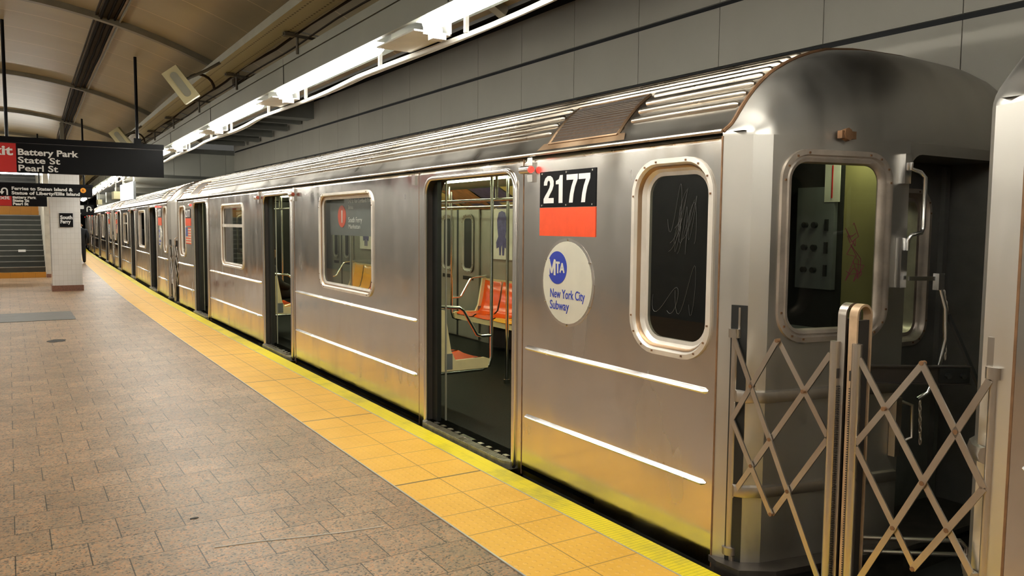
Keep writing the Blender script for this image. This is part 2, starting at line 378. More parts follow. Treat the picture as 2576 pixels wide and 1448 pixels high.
# ---------------------------------------------------------------- curves of the platform
def interp(tab, y):
    if y <= tab[0][0]: return tab[0][1]
    for (a, b), (c, d) in zip(tab, tab[1:]):
        if y <= c:
            t = (y-a)/(c-a); return b+(d-b)*t
    (a, b), (c, d) = tab[-2:]; return d+(y-c)*(d-b)/(c-a)
ET = [(-8, 2.69), (9, 2.69), (12, 2.69), (15, 2.71), (18, 2.74), (21, 2.80), (25, 2.92), (31, 3.08), (40, 3.34), (49, 3.63), (56, 3.98), (75, 5.1)]
def sm(tab, y): return sum(interp(tab, y+d) for d in (-1.5, -.75, 0, .75, 1.5))/5
def E_(y): return sm(ET, y)
GT = [(-8, 0), (8, 0), (11, .03), (15, .10), (20, .2), (27, .34), (35, .6), (50, 1.2), (70, 2.3)]
def G_(y): return sm(GT, y)
YS = [-7+.5*i for i in range(156)]
YS = [y for y in YS if y <= 70]

# ---------------------------------------------------------------- floor and strips
def ribbon(name, m, x0f, x1f, z=0, ys=YS, uvv=None, th=None):
    mb = MB(); uv = []; s = -3.78
    for i, y in enumerate(ys):
        a, b = x0f(y), x1f(y)
        mb.v += [(a, y, z), (b, y, z)]; uv += [(y-3.78+30.48, 0), (y-3.78+30.48, b-a)]
    for i in range(len(ys)-1): mb.f.append((2*i, 2*i+1, 2*i+3, 2*i+2))
    if th:
        k = len(mb.v)
        mb.v += [(x, y, zz-th) for x, y, zz in mb.v[:k]]; uv += uv[:k]
        n = len(ys)
        mb.f.append((0, 1, k+1, k)); mb.f.append((2*n-2, 2*n-1, k+2*n-1, k+2*n-2))
        for i in range(n-1):
            mb.f.append((2*i, 2*i+2, k+2*i+2, k+2*i)); mb.f.append((2*i+1, 2*i+3, k+2*i+3, k+2*i+1))
            mb.f.append((k+2*i, k+2*i+2, k+2*i+3, k+2*i+1))
    return mb.build(name, m, smooth=0, uv=uv)
struct(ribbon('floor', M['granite'], lambda y: -4.0, lambda y: E_(y)-.765, 0, YS, th=.3), 'granite tiled subway platform floor')
tag(ribbon('tactile_strip', M['tactile'], lambda y: E_(y)-.765, lambda y: E_(y)-.765+.6070, .003, YS, th=.3), 'orange-yellow studded tactile tile strip running along the platform', 'tactile paving')
tag(ribbon('platform_edge_strip', M['edge'], lambda y: E_(y)-.1554, lambda y: E_(y), .004, YS, th=.12), 'bright yellow grooved rubbing strip on the platform edge beside the train', 'platform edge')
trim = MB()
for i in range(len(YS)-1):
    y, y2 = YS[i], YS[i+1]; a, b = E_(y)-.765, E_(y2)-.765
    trim.bar((a, y, .004), (b, y2, .004), .008, .006); a += .607; b += .607
    trim.bar((a, y, .004), (b, y2, .004), .006, .006)
struct(trim.build('trim_1', M['conduit'], smooth=0))
pe = MB()
for i in range(len(YS)-1):
    y, y2 = YS[i], YS[i+1]; pe.quad((E_(y)-.03, y, -.1), (E_(y2)-.03, y2, -.1), (E_(y2)-.03, y2, -1.15), (E_(y)-.03, y, -1.15))
struct(pe.build('wall_platform', M['concrete'], smooth=0))
struct(MB().box((-8, -8, -1.35), (9, 75, -1.15)).build('floor', M['concrete'], smooth=0))
def marks():
    h = MB().box((-1.6, 14.75, -.004), (.88, 16.1, .006)); tag(h.build('floor_hatch', M['hatch']), 'dull grey rectangular hatch plate let into the granite floor', 'hatch')
    def blob(x, y, rx, ry, name, m, lab, cat, ang=0):
        mb = MB(); n = 14; p = []
        for i in range(n):
            t = 2*PI*i/n; k = 1+random.uniform(-.2, .2); u, v = rx*math.cos(t)*k, ry*math.sin(t)*k
            p.append((x+u*math.cos(ang)-v*math.sin(ang), y+u*math.sin(ang)+v*math.cos(ang)))
        mb.prism(p, lambda a, b: (a, b, .0002), lambda a, b: (a, b, .003)); tag(mb.build(name, m), lab, cat)
    blob(.795, 4.453, .022, .012, 'gum_spot', M['gum'], 'small dark gum spot on a granite tile in the foreground', 'gum')
    blob(.488, 12.17, .11, .13, 'floor_stain', M['gum'], 'round dark stain on the granite floor in front of the grey hatch', 'stain')
    l = MB(); pts = [(.80, 3.99), (1.0, 3.955), (1.2, 3.90), (1.42, 3.85), (1.62, 3.82)]
    for p, q in zip(pts, pts[1:]): l.bar((*p, .002), (*q, .002), .007, .003)
    tag(l.build('paint_line', M['paintline']), 'thin pale scraped line crossing the foreground granite tiles', 'floor mark')
marks()

# ---------------------------------------------------------------- ceiling vault, ribs, slot, walls
def vz(x): return 4.06-.085*(x+.35)**2
va = MB(); xs = [-4.2+.24*i for i in range(31)]
xs = [x for x in xs if x < 3.0]+[3.0]
rings = [[(x+G_(y)*.7 if x > -9 else x, y, vz(x)) for x in xs] for y in YS]
va.loft(rings, closed=False)
struct(va.build('ceiling', M['vault'], smooth=60), 'arched ceiling of brownish metal panels over the platform')
for k, y0 in enumerate([4.9, 10.3, 15.7, 21.1, 26.5, 31.9, 37.3, 42.7]):
    mb = MB()
    for i in range(len(xs)-1):
        a, b = xs[i], xs[i+1]; g = G_(y0)*.7
        mb.bar((a+g, y0, vz(a)-.035), (b+g, y0, vz(b)-.035), .09, .07)
    struct(mb.build('trim_%d' % (k+2), M['rib_c']))
# longitudinal cable slot with three dark conduits
sl = empty('cable_slot', (0, 0, 0)); tag(sl, 'dark slot with three near-black conduits running along the ceiling crown', 'ceiling slot')
SX = [(2, 1.0), (10, 1.03), (16, 1.12), (25, 1.32), (60, 2.6)]
ys2 = [y for y in YS if y > 3]
b_ = MB(); 
for y, y2 in zip(ys2, ys2[1:]):
    x, x2 = interp(SX, y), interp(SX, y2); z = vz(x-G_(y)*.7)-.012; z2 = vz(x2-G_(y2)*.7)-.012
    b_.bar((x, y, z), (x2, y2, z2), .19, .02)
b_.build('slot_backing', M['cable'], sl)
for dx in (-.07, 0, .07):
    t = MB().tube([(interp(SX, y)+dx+random.uniform(-.006, .006), y, vz(interp(SX, y)-G_(y)*.7)-.034) for y in ys2], .013, 6)
    t.build('conduit', M['slot'], sl)
for dx in (-.12, .12):
    e = MB()
    for y, y2 in zip(ys2, ys2[1:]):
        x, x2 = interp(SX, y)+dx, interp(SX, y2)+dx; e.bar((x, y, vz(x-G_(y)*.7)-.02), (x2, y2, vz(x2-G_(y2)*.7)-.02), .014, .03)
    e.build('slot_edge', M['cable'] if dx < 0 else M['rib_c'], sl)
# right wall of panels with dark grooves
WX = 6.0; YE = 25.8
w = MB(); g = MB()
jy = [3.34+1.2*k for k in range(-9, 19)]; jy[-1] = YE
zs = [(-1.15, .28), (.32, .90), (.94, 1.52), (1.56, 2.14), (1.90, 2.48)]
zb = [-1.15, .03, .65, 1.27, 1.89, 2.51, 3.14, 3.76, 4.37]
for y, y2 in zip(jy, jy[1:]):
    for z, z2 in zip(zb, zb[1:]):
        w.box((WX, y+.004, z+.024), (WX+.05, y2-.004, z2-.024))
struct(w.build('wall_right', M['wall'], smooth=0), 'grey metal panelled wall across the track')
struct(MB().box((WX+.03, -8, -1.15), (WX+.1, YE, 5.2)).build('wall_right_backing', M['stripe'], smooth=0))
# soffit above the track and the girder behind the lights
struct(MB().box((3.0, -8, 4.55), (WX+.1, 60, 4.65)).build('ceiling_track', M['soffit'], smooth=0))
gi = MB()
for y, y2 in zip(YS, YS[1:]):
    gi.quad((3.0+G_(y)*.7, y, 3.08), (3.0+G_(y2)*.7, y2, 3.08), (3.0+G_(y2)*.7, y2, 4.6), (3.0+G_(y)*.7, y, 4.6))
struct(gi.build('wall_girder', M['soffit'], smooth=0))
# far header across the track, then stepped lower headers
bk = MB()
px_ = [2.9, 3.55, 4.25, 5.0, 5.75, WX+.02]
for a, b in zip(px_, px_[1:]): bk.box((a+.004, YE, 2.98), (b-.004, YE+.3, 3.66))
bk.box((2.9, YE+.03, 2.6), (WX+.1, YE+.3, 2.98))
struct(bk.build('wall_far', M['bulk'], smooth=0), 'grey header wall above the train where the track wall steps in')
struct(MB().box((2.9, YE-.06, 3.66), (WX, YE+.35, 3.8)).box((2.9, YE-.05, 2.90), (WX+.1, YE, 2.98)).build('trim_12', M['duct'], smooth=0))
hd = MB(); 
for k, (yy, z0, z1) in enumerate([(29.5, 2.55, 3.0), (34, 2.5, 2.9), (40, 2.45, 2.9), (48, 2.4, 3.4)]):
    hd.box((2.95+G_(yy), yy, z0), (7.5, yy+.4, z1))
struct(hd.build('wall_far_header', M['bulk'], smooth=0))
tc_ = MB()
for y, y2 in zip(YS, YS[1:]):
    if y >= YE+.1: tc_.quad((2.95+G_(y), y, 3.05), (9, y, 3.05), (9, y2, 3.05), (2.95+G_(y2), y2, 3.05))
struct(tc_.build('ceiling_tunnel', M['soffit'], smooth=0))
struct(MB().box((WX+.3, YE, -1.2), (WX+.4, 34, 3.1)).box((WX+1.0, 34, -1.2), (WX+1.1, 46, 3.1)).box((WX+2.4, 46, -1.2), (WX+2.5, 75, 3.1)).build('wall_tunnel', M['bulk'], smooth=0))
struct(MB().box((-8, 72, -1.2), (12, 72.3, 5)).build('wall_end', M['dark'], smooth=0))
struct(MB().box((-4.3, -8, -1.2), (-4.2, 72, 5)).build('wall_left', M['farwall'], smooth=0))
struct(MB().box((-4.3, -8.2, -1.2), (9, -8, 5)).build('wall_back', M['bulk'], smooth=0))
# ducts under the track ceiling, stepping down toward the header
for k, (yy, zz, x1) in enumerate([(17.0, 4.33, 6.0), (18.1, 3.97, 6.0), (18.95, 3.93, 5.97), (19.95, 3.87, 5.95), (21.3, 3.84, 5.95), (22.6, 3.82, 5.95), (24.0, 3.82, 5.9)]):
    mb = MB()
    if k == 1: mb.box((3.05, yy, zz), (x1, yy+.5, 4.5))
    else: mb.box((3.05, yy, zz), (x1, yy+.16, zz+.10)); mb.box((3.05, yy+.06, zz+.1), (x1, yy+.09, zz+.42)); mb.box((3.05, yy, zz+.42), (x1, yy+.16, zz+.5))
    o = mb.build('ceiling_beam', M['duct']); tag(o, 'dark %s beam across the track ceiling, %s from the camera' % ('boxed' if k == 1 else 'flanged', ['first', 'second', 'third', 'fourth', 'fifth', 'sixth', 'seventh'][k]), 'beam', 'beams under the track ceiling')

# ---------------------------------------------------------------- fascia, cable tray and brackets
fa = empty('light_fascia'); tag(fa, 'long grey-green fascia panel above the fluorescent light row', 'fascia')
f1 = MB(); f2 = MB(); f3 = MB(); f4 = MB()
for y, y2 in zip(YS, YS[1:]):
    a, b = 2.13+G_(y), 2.13+G_(y2)
    f1.bar((a, y, 2.895), (b, y2, 2.895), .03, .16)
    f2.bar((a-.005, y, 3.015), (b-.005, y2, 3.015), .03, .065)
    f3.bar((a+.015, y, 2.978), (b+.015, y2, 2.978), .03, .012)  # near-black bar in the joint between the two panels
    f4.bar((a+.20, y, 2.905), (b+.20, y2, 2.905), .38, .02)
f1.build('lower_panel', M['fascia'], fa); f2.build('upper_panel', M['fascia'], fa); f3.build('dark_groove', M['stripe'], fa); f4.build('soffit_plate', M['fascia'], fa)
jn = MB()
for y in [.9+3.15*k for k in range(18)]: jn.box((2.11+G_(y), y-.004, 2.82), (2.116+G_(y), y+.004, 3.04))
jn.build('panel_joints', M['stripe'], fa)
def tray_mat():
    m, nt, b = newmat('tray_perforated'); u, v = uvnodes(nt)
    a = math_n(nt, 'LESS_THAN', math_n(nt, 'FRACT', math_n(nt, 'DIVIDE', u, .06)), .5)
    c1 = math_n(nt, 'LESS_THAN', math_n(nt, 'ABSOLUTE', math_n(nt, 'SUBTRACT', v, .06)), .008)
    c2 = math_n(nt, 'LESS_THAN', math_n(nt, 'ABSOLUTE', math_n(nt, 'SUBTRACT', v, .19)), .008)
    k = math_n(nt, 'MULTIPLY', a, math_n(nt, 'MAXIMUM', c1, c2))
    nt.links.new(mixc(nt, k, (.28, .28, .22), (.02, .018, .012)), b.inputs['Base Color']); b.inputs['Roughness'].default_value = .45; b.inputs['Metallic'].default_value = .3
    return m
TZ = 3.17
tr = empty('cable_tray'); tag(tr, 'long perforated grey cable tray hung under the ceiling arch', 'cable tray')
mt = tray_mat()
mb = MB(); uv = []
for i, y in enumerate(YS):
    for x in (1.83, 2.08): mb.v.append((x+G_(y), y, TZ)); uv.append((y+50, x-1.83))
for i in range(len(YS)-1): mb.f.append((2*i, 2*i+1, 2*i+3, 2*i+2))
mb.build('tray_pan', mt, tr, smooth=0, uv=uv)
for x in (1.83, 2.08):
    mb = MB()
    for y, y2 in zip(YS, YS[1:]): mb.bar((x+G_(y), y, TZ+.03), (x+G_(y2), y2, TZ+.03), .012, .07)
    mb.build('tray_side', M['tray'], tr)
mb = MB().tube([(2.13+G_(y)+.01*math.sin(y*2), y, TZ+.02+.01*math.sin(y*3.1)) for y in YS], .012, 5); mb.build('cable', M['cable'], tr)
mb = MB().tube([(2.19+G_(y)+.012*math.sin(y*1.7), y, TZ-.03+.012*math.sin(y*2.3+1)) for y in YS], .008, 5); mb.build('cable', M['cable'], tr)
ORD = ['nearest the camera', 'second from the camera', 'third from the camera', 'fourth from the camera', 'fifth from the camera', 'sixth from the camera', 'seventh from the camera', 'eighth from the camera', 'ninth from the camera', 'tenth from the camera', 'eleventh from the camera', 'twelfth from the camera', 'thirteenth from the camera', 'fourteenth from the camera', 'fifteenth from the camera', 'sixteenth from the camera']
b0 = empty('ceiling_bracket')
MB().tube([(2.1, 0, 3.21), (2.1, 0, 3.0)], .012, 6).build('drop_rod', M['iron'], b0)
MB().bar((1.98, 0, TZ-.02), (2.62, -.05, 3.12), .02, .02).build('arm', M['iron'], b0)
MB().bar((2.30, .5, 3.30), (2.62, -.05, 3.12), .05, .012).build('strut', M['iron'], b0)
MB().box((1.99, -.03, TZ-.035), (2.07, .03, TZ-.005)).build('clamp', M['iron'], b0)
for k, yy in enumerate([4.6, 6.75, 8.9, 11.0, 13.1, 15.2, 17.4, 19.6, 22, 24.5, 27]):
    o = b0 if k == 0 else copy_tree(b0)
    o.location = (G_(yy), yy, 0); tag(o, 'triangular iron bracket between cable tray and light fascia, '+ORD[k], 'bracket', 'iron brackets along the cable tray')
# small box on one bracket
jb = empty('junction_box', (2.3, 9.6, 3.17)); tag(jb, 'small square junction box with a looped cable by the cable tray', 'junction box')
MB().box((-.06, -.05, -.06), (.06, .05, .06)).build('box', M['iron'], jb)
MB().tube([(.05, 0, .05), (.16, -.1, .12), (.2, -.2, .0), (.14, -.25, -.12)], .007, 5).build('cable_loop', M['cable'], jb)
MB().tube([(0, 0, .06), (0, .0, .2)], .01, 5).build('stem', M['iron'], jb)

# ---------------------------------------------------------------- fluorescent fixtures
LX, LZ = 2.225, 2.815
def fixture():
    r = empty('fluorescent_light')
    # lens: half round along y from 0 to 2.48
    prof = [(.050*math.cos(R(a)), .052*math.sin(R(a))) for a in range(180, 361, 20)]
    mb = MB(); n = len(prof)
    mb.loft([[(x*s, y, z*s) for x, z in prof] for y, s in ((0, .25), (.05, .8), (.12, 1), (2.36, 1), (2.43, .8), (2.48, .25))], closed=True, caps=True)
    mb.build('tube', M['tube'], r)
    MB().box((-.05, -.02, .015), (.06, 2.5, .076)).build('channel', M['housing'], r)
    br = MB().box((-.06, 2.50, -.035), (.20, 3.10, -.025)); br.box((.19, 2.5, -.035), (.2, 3.10, .06)); br.box((.0, 2.49, -.05), (.13, 2.50, .0))
    br.build('end_bracket', M['housing'], r)
    sk = MB().box((.03, 2.42, -.085), (.12, 2.49, -.045)); sk.build('lamp_socket', M['housing'], r)
    h = MB()
    for yy in (.5, 2.3): MB().box((.19, yy, -.05), (.215, yy+.025, .085)).build('conduit_hanger', M['conduit'], r)
    return r
fx = fixture()
lst = [(-7.35+3.15*k) for k in range(19)]
vis = [y for y in lst if y > 1.5]
for k, y in enumerate(lst):
    o = fx if k == 0 else copy_tree(fx)
    o.location = (LX+G_(y+1.2), y, LZ); o.rotation_euler.z = -math.atan2(G_(y+2.5)-G_(y), 2.5)
    if y > 1.5:
        i = vis.index(y); lab = 'white fluorescent light in the row above the platform edge, '+(ORD[i] if i < len(ORD) else 'farthest end of the row')
    else: lab = 'white fluorescent light of the platform edge row, out of view behind the camera'
    tag(o, lab, 'light', 'fluorescent lights above the platform edge')
for k, y in enumerate(lst):
    if y < -5 or y > 45: continue
    o = copy_tree(fx); o.location = (-3.0, y, 3.22); o.rotation_euler.z = 0
    tag(o, 'white fluorescent light of the opposite row, on the far left side of the platform', 'light', 'fluorescent lights on the far left')
cp = [( LX+.215+G_(y)+.015*math.sin(y*2.0), y, 2.775-.02*abs(math.sin(y))) for y in [-6+.35*i for i in range(170)]]
cd = MB().tube(cp, .017, 6); cd2 = MB().tube([(x+.045+.02*math.sin(y*1.3), y, z+.01) for x, y, z in cp], .014, 6)
cc = empty('light_conduit'); tag(cc, 'pair of wavy galvanised conduits hung beside the fluorescent row', 'conduit')
cd.build('pipe', M['conduit'], cc); cd2.build('pipe', M['conduit'], cc)
# light above the stairs
o = empty('stair_light', (-2.2, 26.3, 2.93)); tag(o, 'horizontal white fluorescent light over the foot of the stairs', 'light')
MB().tube([(0, 0, 0), (3.1, 0, 0)], .045, 8).build('tube', M['tube'], o)
MB().box((0, -.05, .04), (3.1, .05, .09)).build('channel', M['housing'], o)
# speakers on the cable tray
def speaker(x, y, z, s, lab, rx=0):
    r = empty('loudspeaker', (x, y, z)); r.rotation_euler = (R(8), R(-36), R(-20)); r.scale = (s, s, s)
    MB().box((-.085, -.06, -.17), (.075, .12, .17)).build('cabinet', M['speaker'], r)
    MB().prism(rrect(-.035, .035, -.13, .13, .034, 5), lambda a, b: (a, -.066, b), lambda a, b: (a, -.058, b)).build('grille', M['tray'], r)
    iv = r.rotation_euler.to_matrix().inverted(); e_ = iv @ Vector(((1.83+G_(y)-x)/s, 0, (3.17-z)/s)); MB().tube([(.05, .03, .02), tuple(e_*.55+Vector((.04, .02, 0))), tuple(e_)], .016, 6).build('mounting_arm', M['iron'], r)
    return tag(r, lab, 'loudspeaker', 'beige loudspeakers on the cable tray')
speaker(1.47, 8.4, 2.92, 1.0, 'beige box loudspeaker tilted off the cable tray, nearer the camera')
speaker(1.62, 14.6, 2.93, 1.1, 'beige box loudspeaker off the cable tray, just above the large exit sign')
for (x, y, z, lab) in ((1.58, 8.6, 3.05, 'black curved cable looping from the tray to the nearer loudspeaker'), (1.75, 14.8, 3.05, 'black curved cable looping to the loudspeaker above the exit sign')):
    mb = MB().tube([(x+.14*math.cos(t)+.1, y, z-.12+.14*math.sin(t)) for t in [PI*i/10 for i in range(11)]], .014, 6)
    tag(mb.build('cable', M['cable']), lab, 'cable')

# ---------------------------------------------------------------- column, stairs
c0 = empty('column', (1.11, 20.9, 0)); tag(c0, 'square white tiled column carrying the station name plate', 'column')
MB().box((-.30, 0, .13), (.30, .6, 3.0)).build('shaft', M['column'], c0)
MB().box((-.32, -.02, 3.0), (.32, .62, 3.06)).build('cap', M['rib_c'], c0); MB().box((-.04, .26, 3.06), (.04, .34, 3.83)).build('top_post', M['rib_c'], c0)
MB().box((-.32, -.02, 0), (.32, .62, .13)).build('base', M['redgranite'], c0)
np_ = empty('name_plate', (0, 0, 0)); tag(np_, 'black square South Ferry name plate on the white column', 'sign')
MB().box((.985, 20.875, 1.46), (1.255, 20.9, 1.775)).build('panel', M['black'], np_)
text('South', .112, M['white'], np_, face_cam(1.0, 20.872, 1.642), width=.245, bold=.0048)
text('Ferry', .112, M['white'], np_, face_cam(1.0, 20.872, 1.545), width=.205, bold=.0048)

st = empty('staircase', (0, 26.2, 0)); tag(st, 'wide dark staircase rising behind the column with orange tiled bottom riser', 'stairs')
y = 0; z = 0; x0, x1 = -2.7, .86
for k in range(26):
    rise = .148
    org = k in (0, 12, 13)
    MB().box((x0, y, 0 if k < 3 else z-.1), (x1, y+.34, z+rise)).build('riser', M['steptile'] if org else M['step'], st)
    if not org: MB().box((x0, y-.012, z+rise-.022), (x1, y+.02, z+rise+.004)).build('nosing', M['nosing'], st)
    z += rise; y += .28
    if k == 11:
        MB().box((x0, y, z-.12), (x1, y+1.1, z)).build('landing', M['step'], st); y += 1.1
MB().box((x1, -.02, 0), (x1+.16, 8.3, 3.86)).build('side_wall', M['plaster'], st)
MB().box((x1+.01, -.06, 0), (x1+.2, -.02, .1)).build('side_wall_base', M['redgranite'], st)
tag(MB().box((.215, 27.10, .70), (.40, 27.17, .765)).build('step_label', M['white']), 'small white label stuck on a middle stair riser', 'label')
struct(MB().box((-4.2, 34.6, 2.9), (x1, 34.8, 5)).build('wall_stair_head', M['step'], smooth=0))

# ---------------------------------------------------------------- hanging signs
def rods(r, xs_, y, z0, z1):
    for x, zt in xs_: MB().tube([(x, y, z0), (x, y, zt)], .02, 8).build('hanger_rod', M['black'], r)
s1 = empty('hanging_sign', (0, 0, 0)); tag(s1, 'large black overhead exit sign listing Battery Park, State St and Pearl St, nearest the camera', 'sign', 'black overhead direction signs')
Y1 = 11.8
MB().box((-2.2, Y1, 2.19), (1.815, Y1+.06, 2.555)).build('panel', M['black'], s1)
MB().box((-2.2, Y1-.02, 2.56), (1.82, Y1+.08, 2.63)).build('header_rail', M['black'], s1)
MB().box((-.55, Y1-.004, 2.195), (.112, Y1, 2.55)).build('red_field', M['exitred'], s1)
rods(s1, [(0.02, vz(0)), (1.5, vz(1.5))], Y1+.03, 2.6, 3.7)
MB().box((1.455, Y1, 2.62), (1.545, Y1+.06, 2.70)).build('rod_collar', M['black'], s1)
text('Exit', .16, M['white'], s1, face_cam(-.255, Y1-.004, 2.405), width=.325, bold=.0048)
text('Battery Park', .108, M['white'], s1, face_cam(.125, Y1-.001, 2.412), width=.665, bold=.003)
text('State St', .108, M['white'], s1, face_cam(.125, Y1-.001, 2.312), width=.46, bold=.002)
text('Pearl St', .108, M['white'], s1, face_cam(.125, Y1-.001, 2.213), width=.43, bold=.002)
s2 = empty('hanging_sign'); tag(s2, 'black overhead ferries sign with curved arrow and orange disc, behind the large exit sign', 'sign', 'black overhead direction signs')
Y2 = 20.0
MB().box((-1.8, Y2, 2.112), (1.60, Y2+.06, 2.34)).build('panel', M['black'], s2)
MB().box((-1.8, Y2-.02, 2.34), (1.61, Y2+.08, 2.395)).build('header_rail', M['black'], s2)
rods(s2, [(1.44, vz(1.3)), (-.3, vz(-.3))], Y2+.03, 2.35, 3.6)
text('Ferries to Staten Island &', .094, M['white'], s2, face_cam(.08, Y2-.001, 2.245), width=1.135, bold=.0035)
text('Statue of Liberty/Ellis Island', .094, M['white'], s2, face_cam(.08, Y2-.001, 2.150), width=1.27, bold=.0035)
MB().prism([(.056*math.cos(2*PI*i/20), .056*math.sin(2*PI*i/20)) for i in range(20)], lambda a, b: (1.418+a, Y2-.004, 2.268+b), lambda a, b: (1.418+a, Y2, 2.268+b)).build('route_disc', M['orange'], s2)
text('R', .07, M['black'], s2, face_cam(1.397, Y2-.005, 2.244))
def uturn(r, cx, y, cz, s, flip=1, name='arrow'):
    mb = MB(); w = .3*s
    pts = [(-flip*.5*s, 0, -.9*s)]+[(flip*.5*s*math.cos(PI-PI*i/10)*1.0, 0, .05*s+.5*s*math.sin(PI*i/10)) for i in range(11)]+[(flip*.5*s, 0, -.2*s)]
    for k, (p, q) in enumerate(zip(pts, pts[1:])):
        d = Vector(q)-Vector(p); e = d.normalized()*.04*s; c = Vector((cx, y-.0004*k, cz))
        mb.bar(c+Vector(p)-e, c+Vector(q)+e, w, .006, upv=(0, 1, 0))
    a = (cx+flip*.5*s, cz-.15*s)
    mb.prism([(a[0]-.48*s, a[1]), (a[0]+.48*s, a[1]), (a[0], a[1]-.7*s)], lambda u, v: (u, y-.010, v), lambda u, v: (u, y+.002, v))
    return mb.build(name, M['white'], r)
uturn(s2, -.045, Y2-.003, 2.222, .095, -1)
s3 = empty('hanging_sign'); tag(s3, 'black exit sign mounted over the foot of the stairs, lowest of the three', 'sign', 'black overhead direction signs')
Y3 = 25.5
MB().box((-1.5, Y3, 1.99), (.92, Y3+.05, 2.32)).build('panel', M['black'], s3)
MB().box((-.5, Y3-.003, 1.995), (.10, Y3, 2.31)).build('red_field', M['exitred'], s3)
rods(s3, [(-.9, vz(-.9)), (.75, vz(.75))], Y3+.03, 2.3, 3.6)
text('Exit', .14, M['white'], s3, face_cam(-.25, Y3-.004, 2.17), width=.30, bold=.0048)
for i, (t_, w_) in enumerate((('Battery Park', .55), ('State St', .385), ('Pearl St', .36))):
    text(t_, .098, M['white'], s3, face_cam(.12, Y3-.001, 2.195-.088*i), width=w_, bold=.0048)
s4 = empty('hanging_sign'); tag(s4, 'black overhead sign with white turn-back arrow, right of the column over the platform edge', 'sign', 'black overhead direction signs')
Y4 = 40.0
MB().box((1.7, Y4, 1.86), (3.24, Y4+.06, 2.33)).build('panel', M['black'], s4)
rods(s4, [(3.0, 3.4), (2.0, 3.4)], Y4+.03, 2.3, 3.4)
uturn(s4, 3.04, Y4-.004, 2.16, .15, 1)
MB().prism(rrect(2.6, 2.845, 2.14, 2.30, .03, 3), lambda a, b: (a, Y4-.004, b), lambda a, b: (a, Y4, b)).build('pictogram', M['white'], s4)
text('South Ferry', .08, M['white'], s4, face_cam(2.35, Y4-.002, 1.93), bold=.0035)
# white box sign, tube light put in as emission; beige boxes under the lights
bx = empty('box_sign', (2.30, 19.15, 2.09)); tag(bx, 'white faced box sign hanging edge-on beneath the fluorescent lights', 'sign')
MB().box((0, 0, 0), (.02, 2.2, .37)).build('face', M['sign_glow'], bx); MB().box((.02, -.01, -.01), (.07, 2.21, .38)).build('housing', M['cabgrey'], bx)
MB().box((.03, .1, .38), (.06, .13, .66)).box((.03, 2, .38), (.06, 2.03, .66)).build('hanger', M['conduit'], bx)
for k, (x, y, z, s) in enumerate(((2.42, 23.4, 2.20, .8), (2.47, 28.6, 2.15, .6))):
    b = empty('equipment_box', (x, y, z)); tag(b, 'small beige box hanging under the light row, '+('just beyond the white box sign' if k == 0 else 'the farther of the two'), 'equipment box', 'beige boxes under the light row')
    MB().box((-.1*s, -.25, -.02), (.1*s, .25, .22*s)).build('case', M['speaker'], b); MB().tube([(0, 0, .1), (0, 0, .45), (.12, 0, .748)], .012, 6).build('hanger', M['conduit'], b)

# ---------------------------------------------------------------- people
def skin_mesh(name, vs, es, mats, fmat, parent=None, root=0, sub=2):
    me = bpy.data.meshes.new(name); me.from_pydata([v[:3] for v in vs], es, [])
    o = bpy.data.objects.new(name, me); COL.objects.link(o)
    md = o.modifiers.new('s', 'SKIN'); 
    for i, v in enumerate(vs):
        me.skin_vertices[0].data[i].radius = (v[3], v[4]) 
    for sv in me.skin_vertices[0].data: sv.use_root = False
    me.skin_vertices[0].data[root].use_root = True
    m2 = o.modifiers.new('u', 'SUBSURF'); m2.levels = sub; m2.render_levels = sub
    bpy.context.view_layer.update(); dg = bpy.context.evaluated_depsgraph_get()
    nm = bpy.data.meshes.new_from_object(o.evaluated_get(dg)); bpy.data.objects.remove(o)
    nm.name = name; nm.materials.clear()
    for m in mats: nm.materials.append(m)
    for p in nm.polygons: p.material_index = fmat(p.center)
    nm.shade_smooth()
    o = bpy.data.objects.new(name, nm); COL.objects.link(o); o.parent = parent; return o
pr = empty('person', (2.29, 34.5, .004)); tag(pr, 'person in dark suit with white collar walking away beside the column', 'person')
pv = [(0, 0, .80, .15, .12), (0, 0, 1.0, .165, .13), (0, 0, 1.20, .18, .13), (0, -.01, 1.31, .10, .09), (0, 0, 1.37, .06, .06), (0, .02, 1.45, .085, .095), (0, .02, 1.51, .075, .085),
      (.10, 0, .76, .10, .10), (.11, .02, .42, .075, .08), (.12, .04, .09, .055, .06), (.13, .16, .045, .045, .04),
      (-.10, 0, .76, .10, .10), (-.11, -.06, .44, .075, .08), (-.12, -.14, .12, .055, .06), (-.13, -.02, .05, .045, .045),
      (.20, 0, 1.24, .085, .085), (.27, -.02, 1.0, .062, .065), (.28, .07, .80, .048, .05), (.27, .11, .72, .035, .03),
      (-.20, 0, 1.24, .085, .085), (-.27, -.02, 1.0, .062, .065), (-.28, .05, .80, .048, .05), (-.27, .08, .72, .035, .03)]
pe_ = [(0, 1), (1, 2), (2, 3), (3, 4), (4, 5), (5, 6), (0, 7), (7, 8), (8, 9), (9, 10), (0, 11), (11, 12), (12, 13), (13, 14), (2, 15), (15, 16), (16, 17), (17, 18), (2, 19), (19, 20), (20, 21), (21, 22)]
skin_mesh('body', pv, pe_, [M['suit'], M['skin'], M['shirt']], lambda c: 1 if (c.z > 1.385 or (abs(c.x) > .2 and c.z < .745 and c.z > .6)) else (2 if c.z > 1.352 else 0), pr)
ear = MB()
for sx in (-1, 1): ear.tube([(sx*.088, .02, 1.42), (sx*.095, .025, 1.46)], .016, 6)
ear.build('ears', M['skin'], pr)

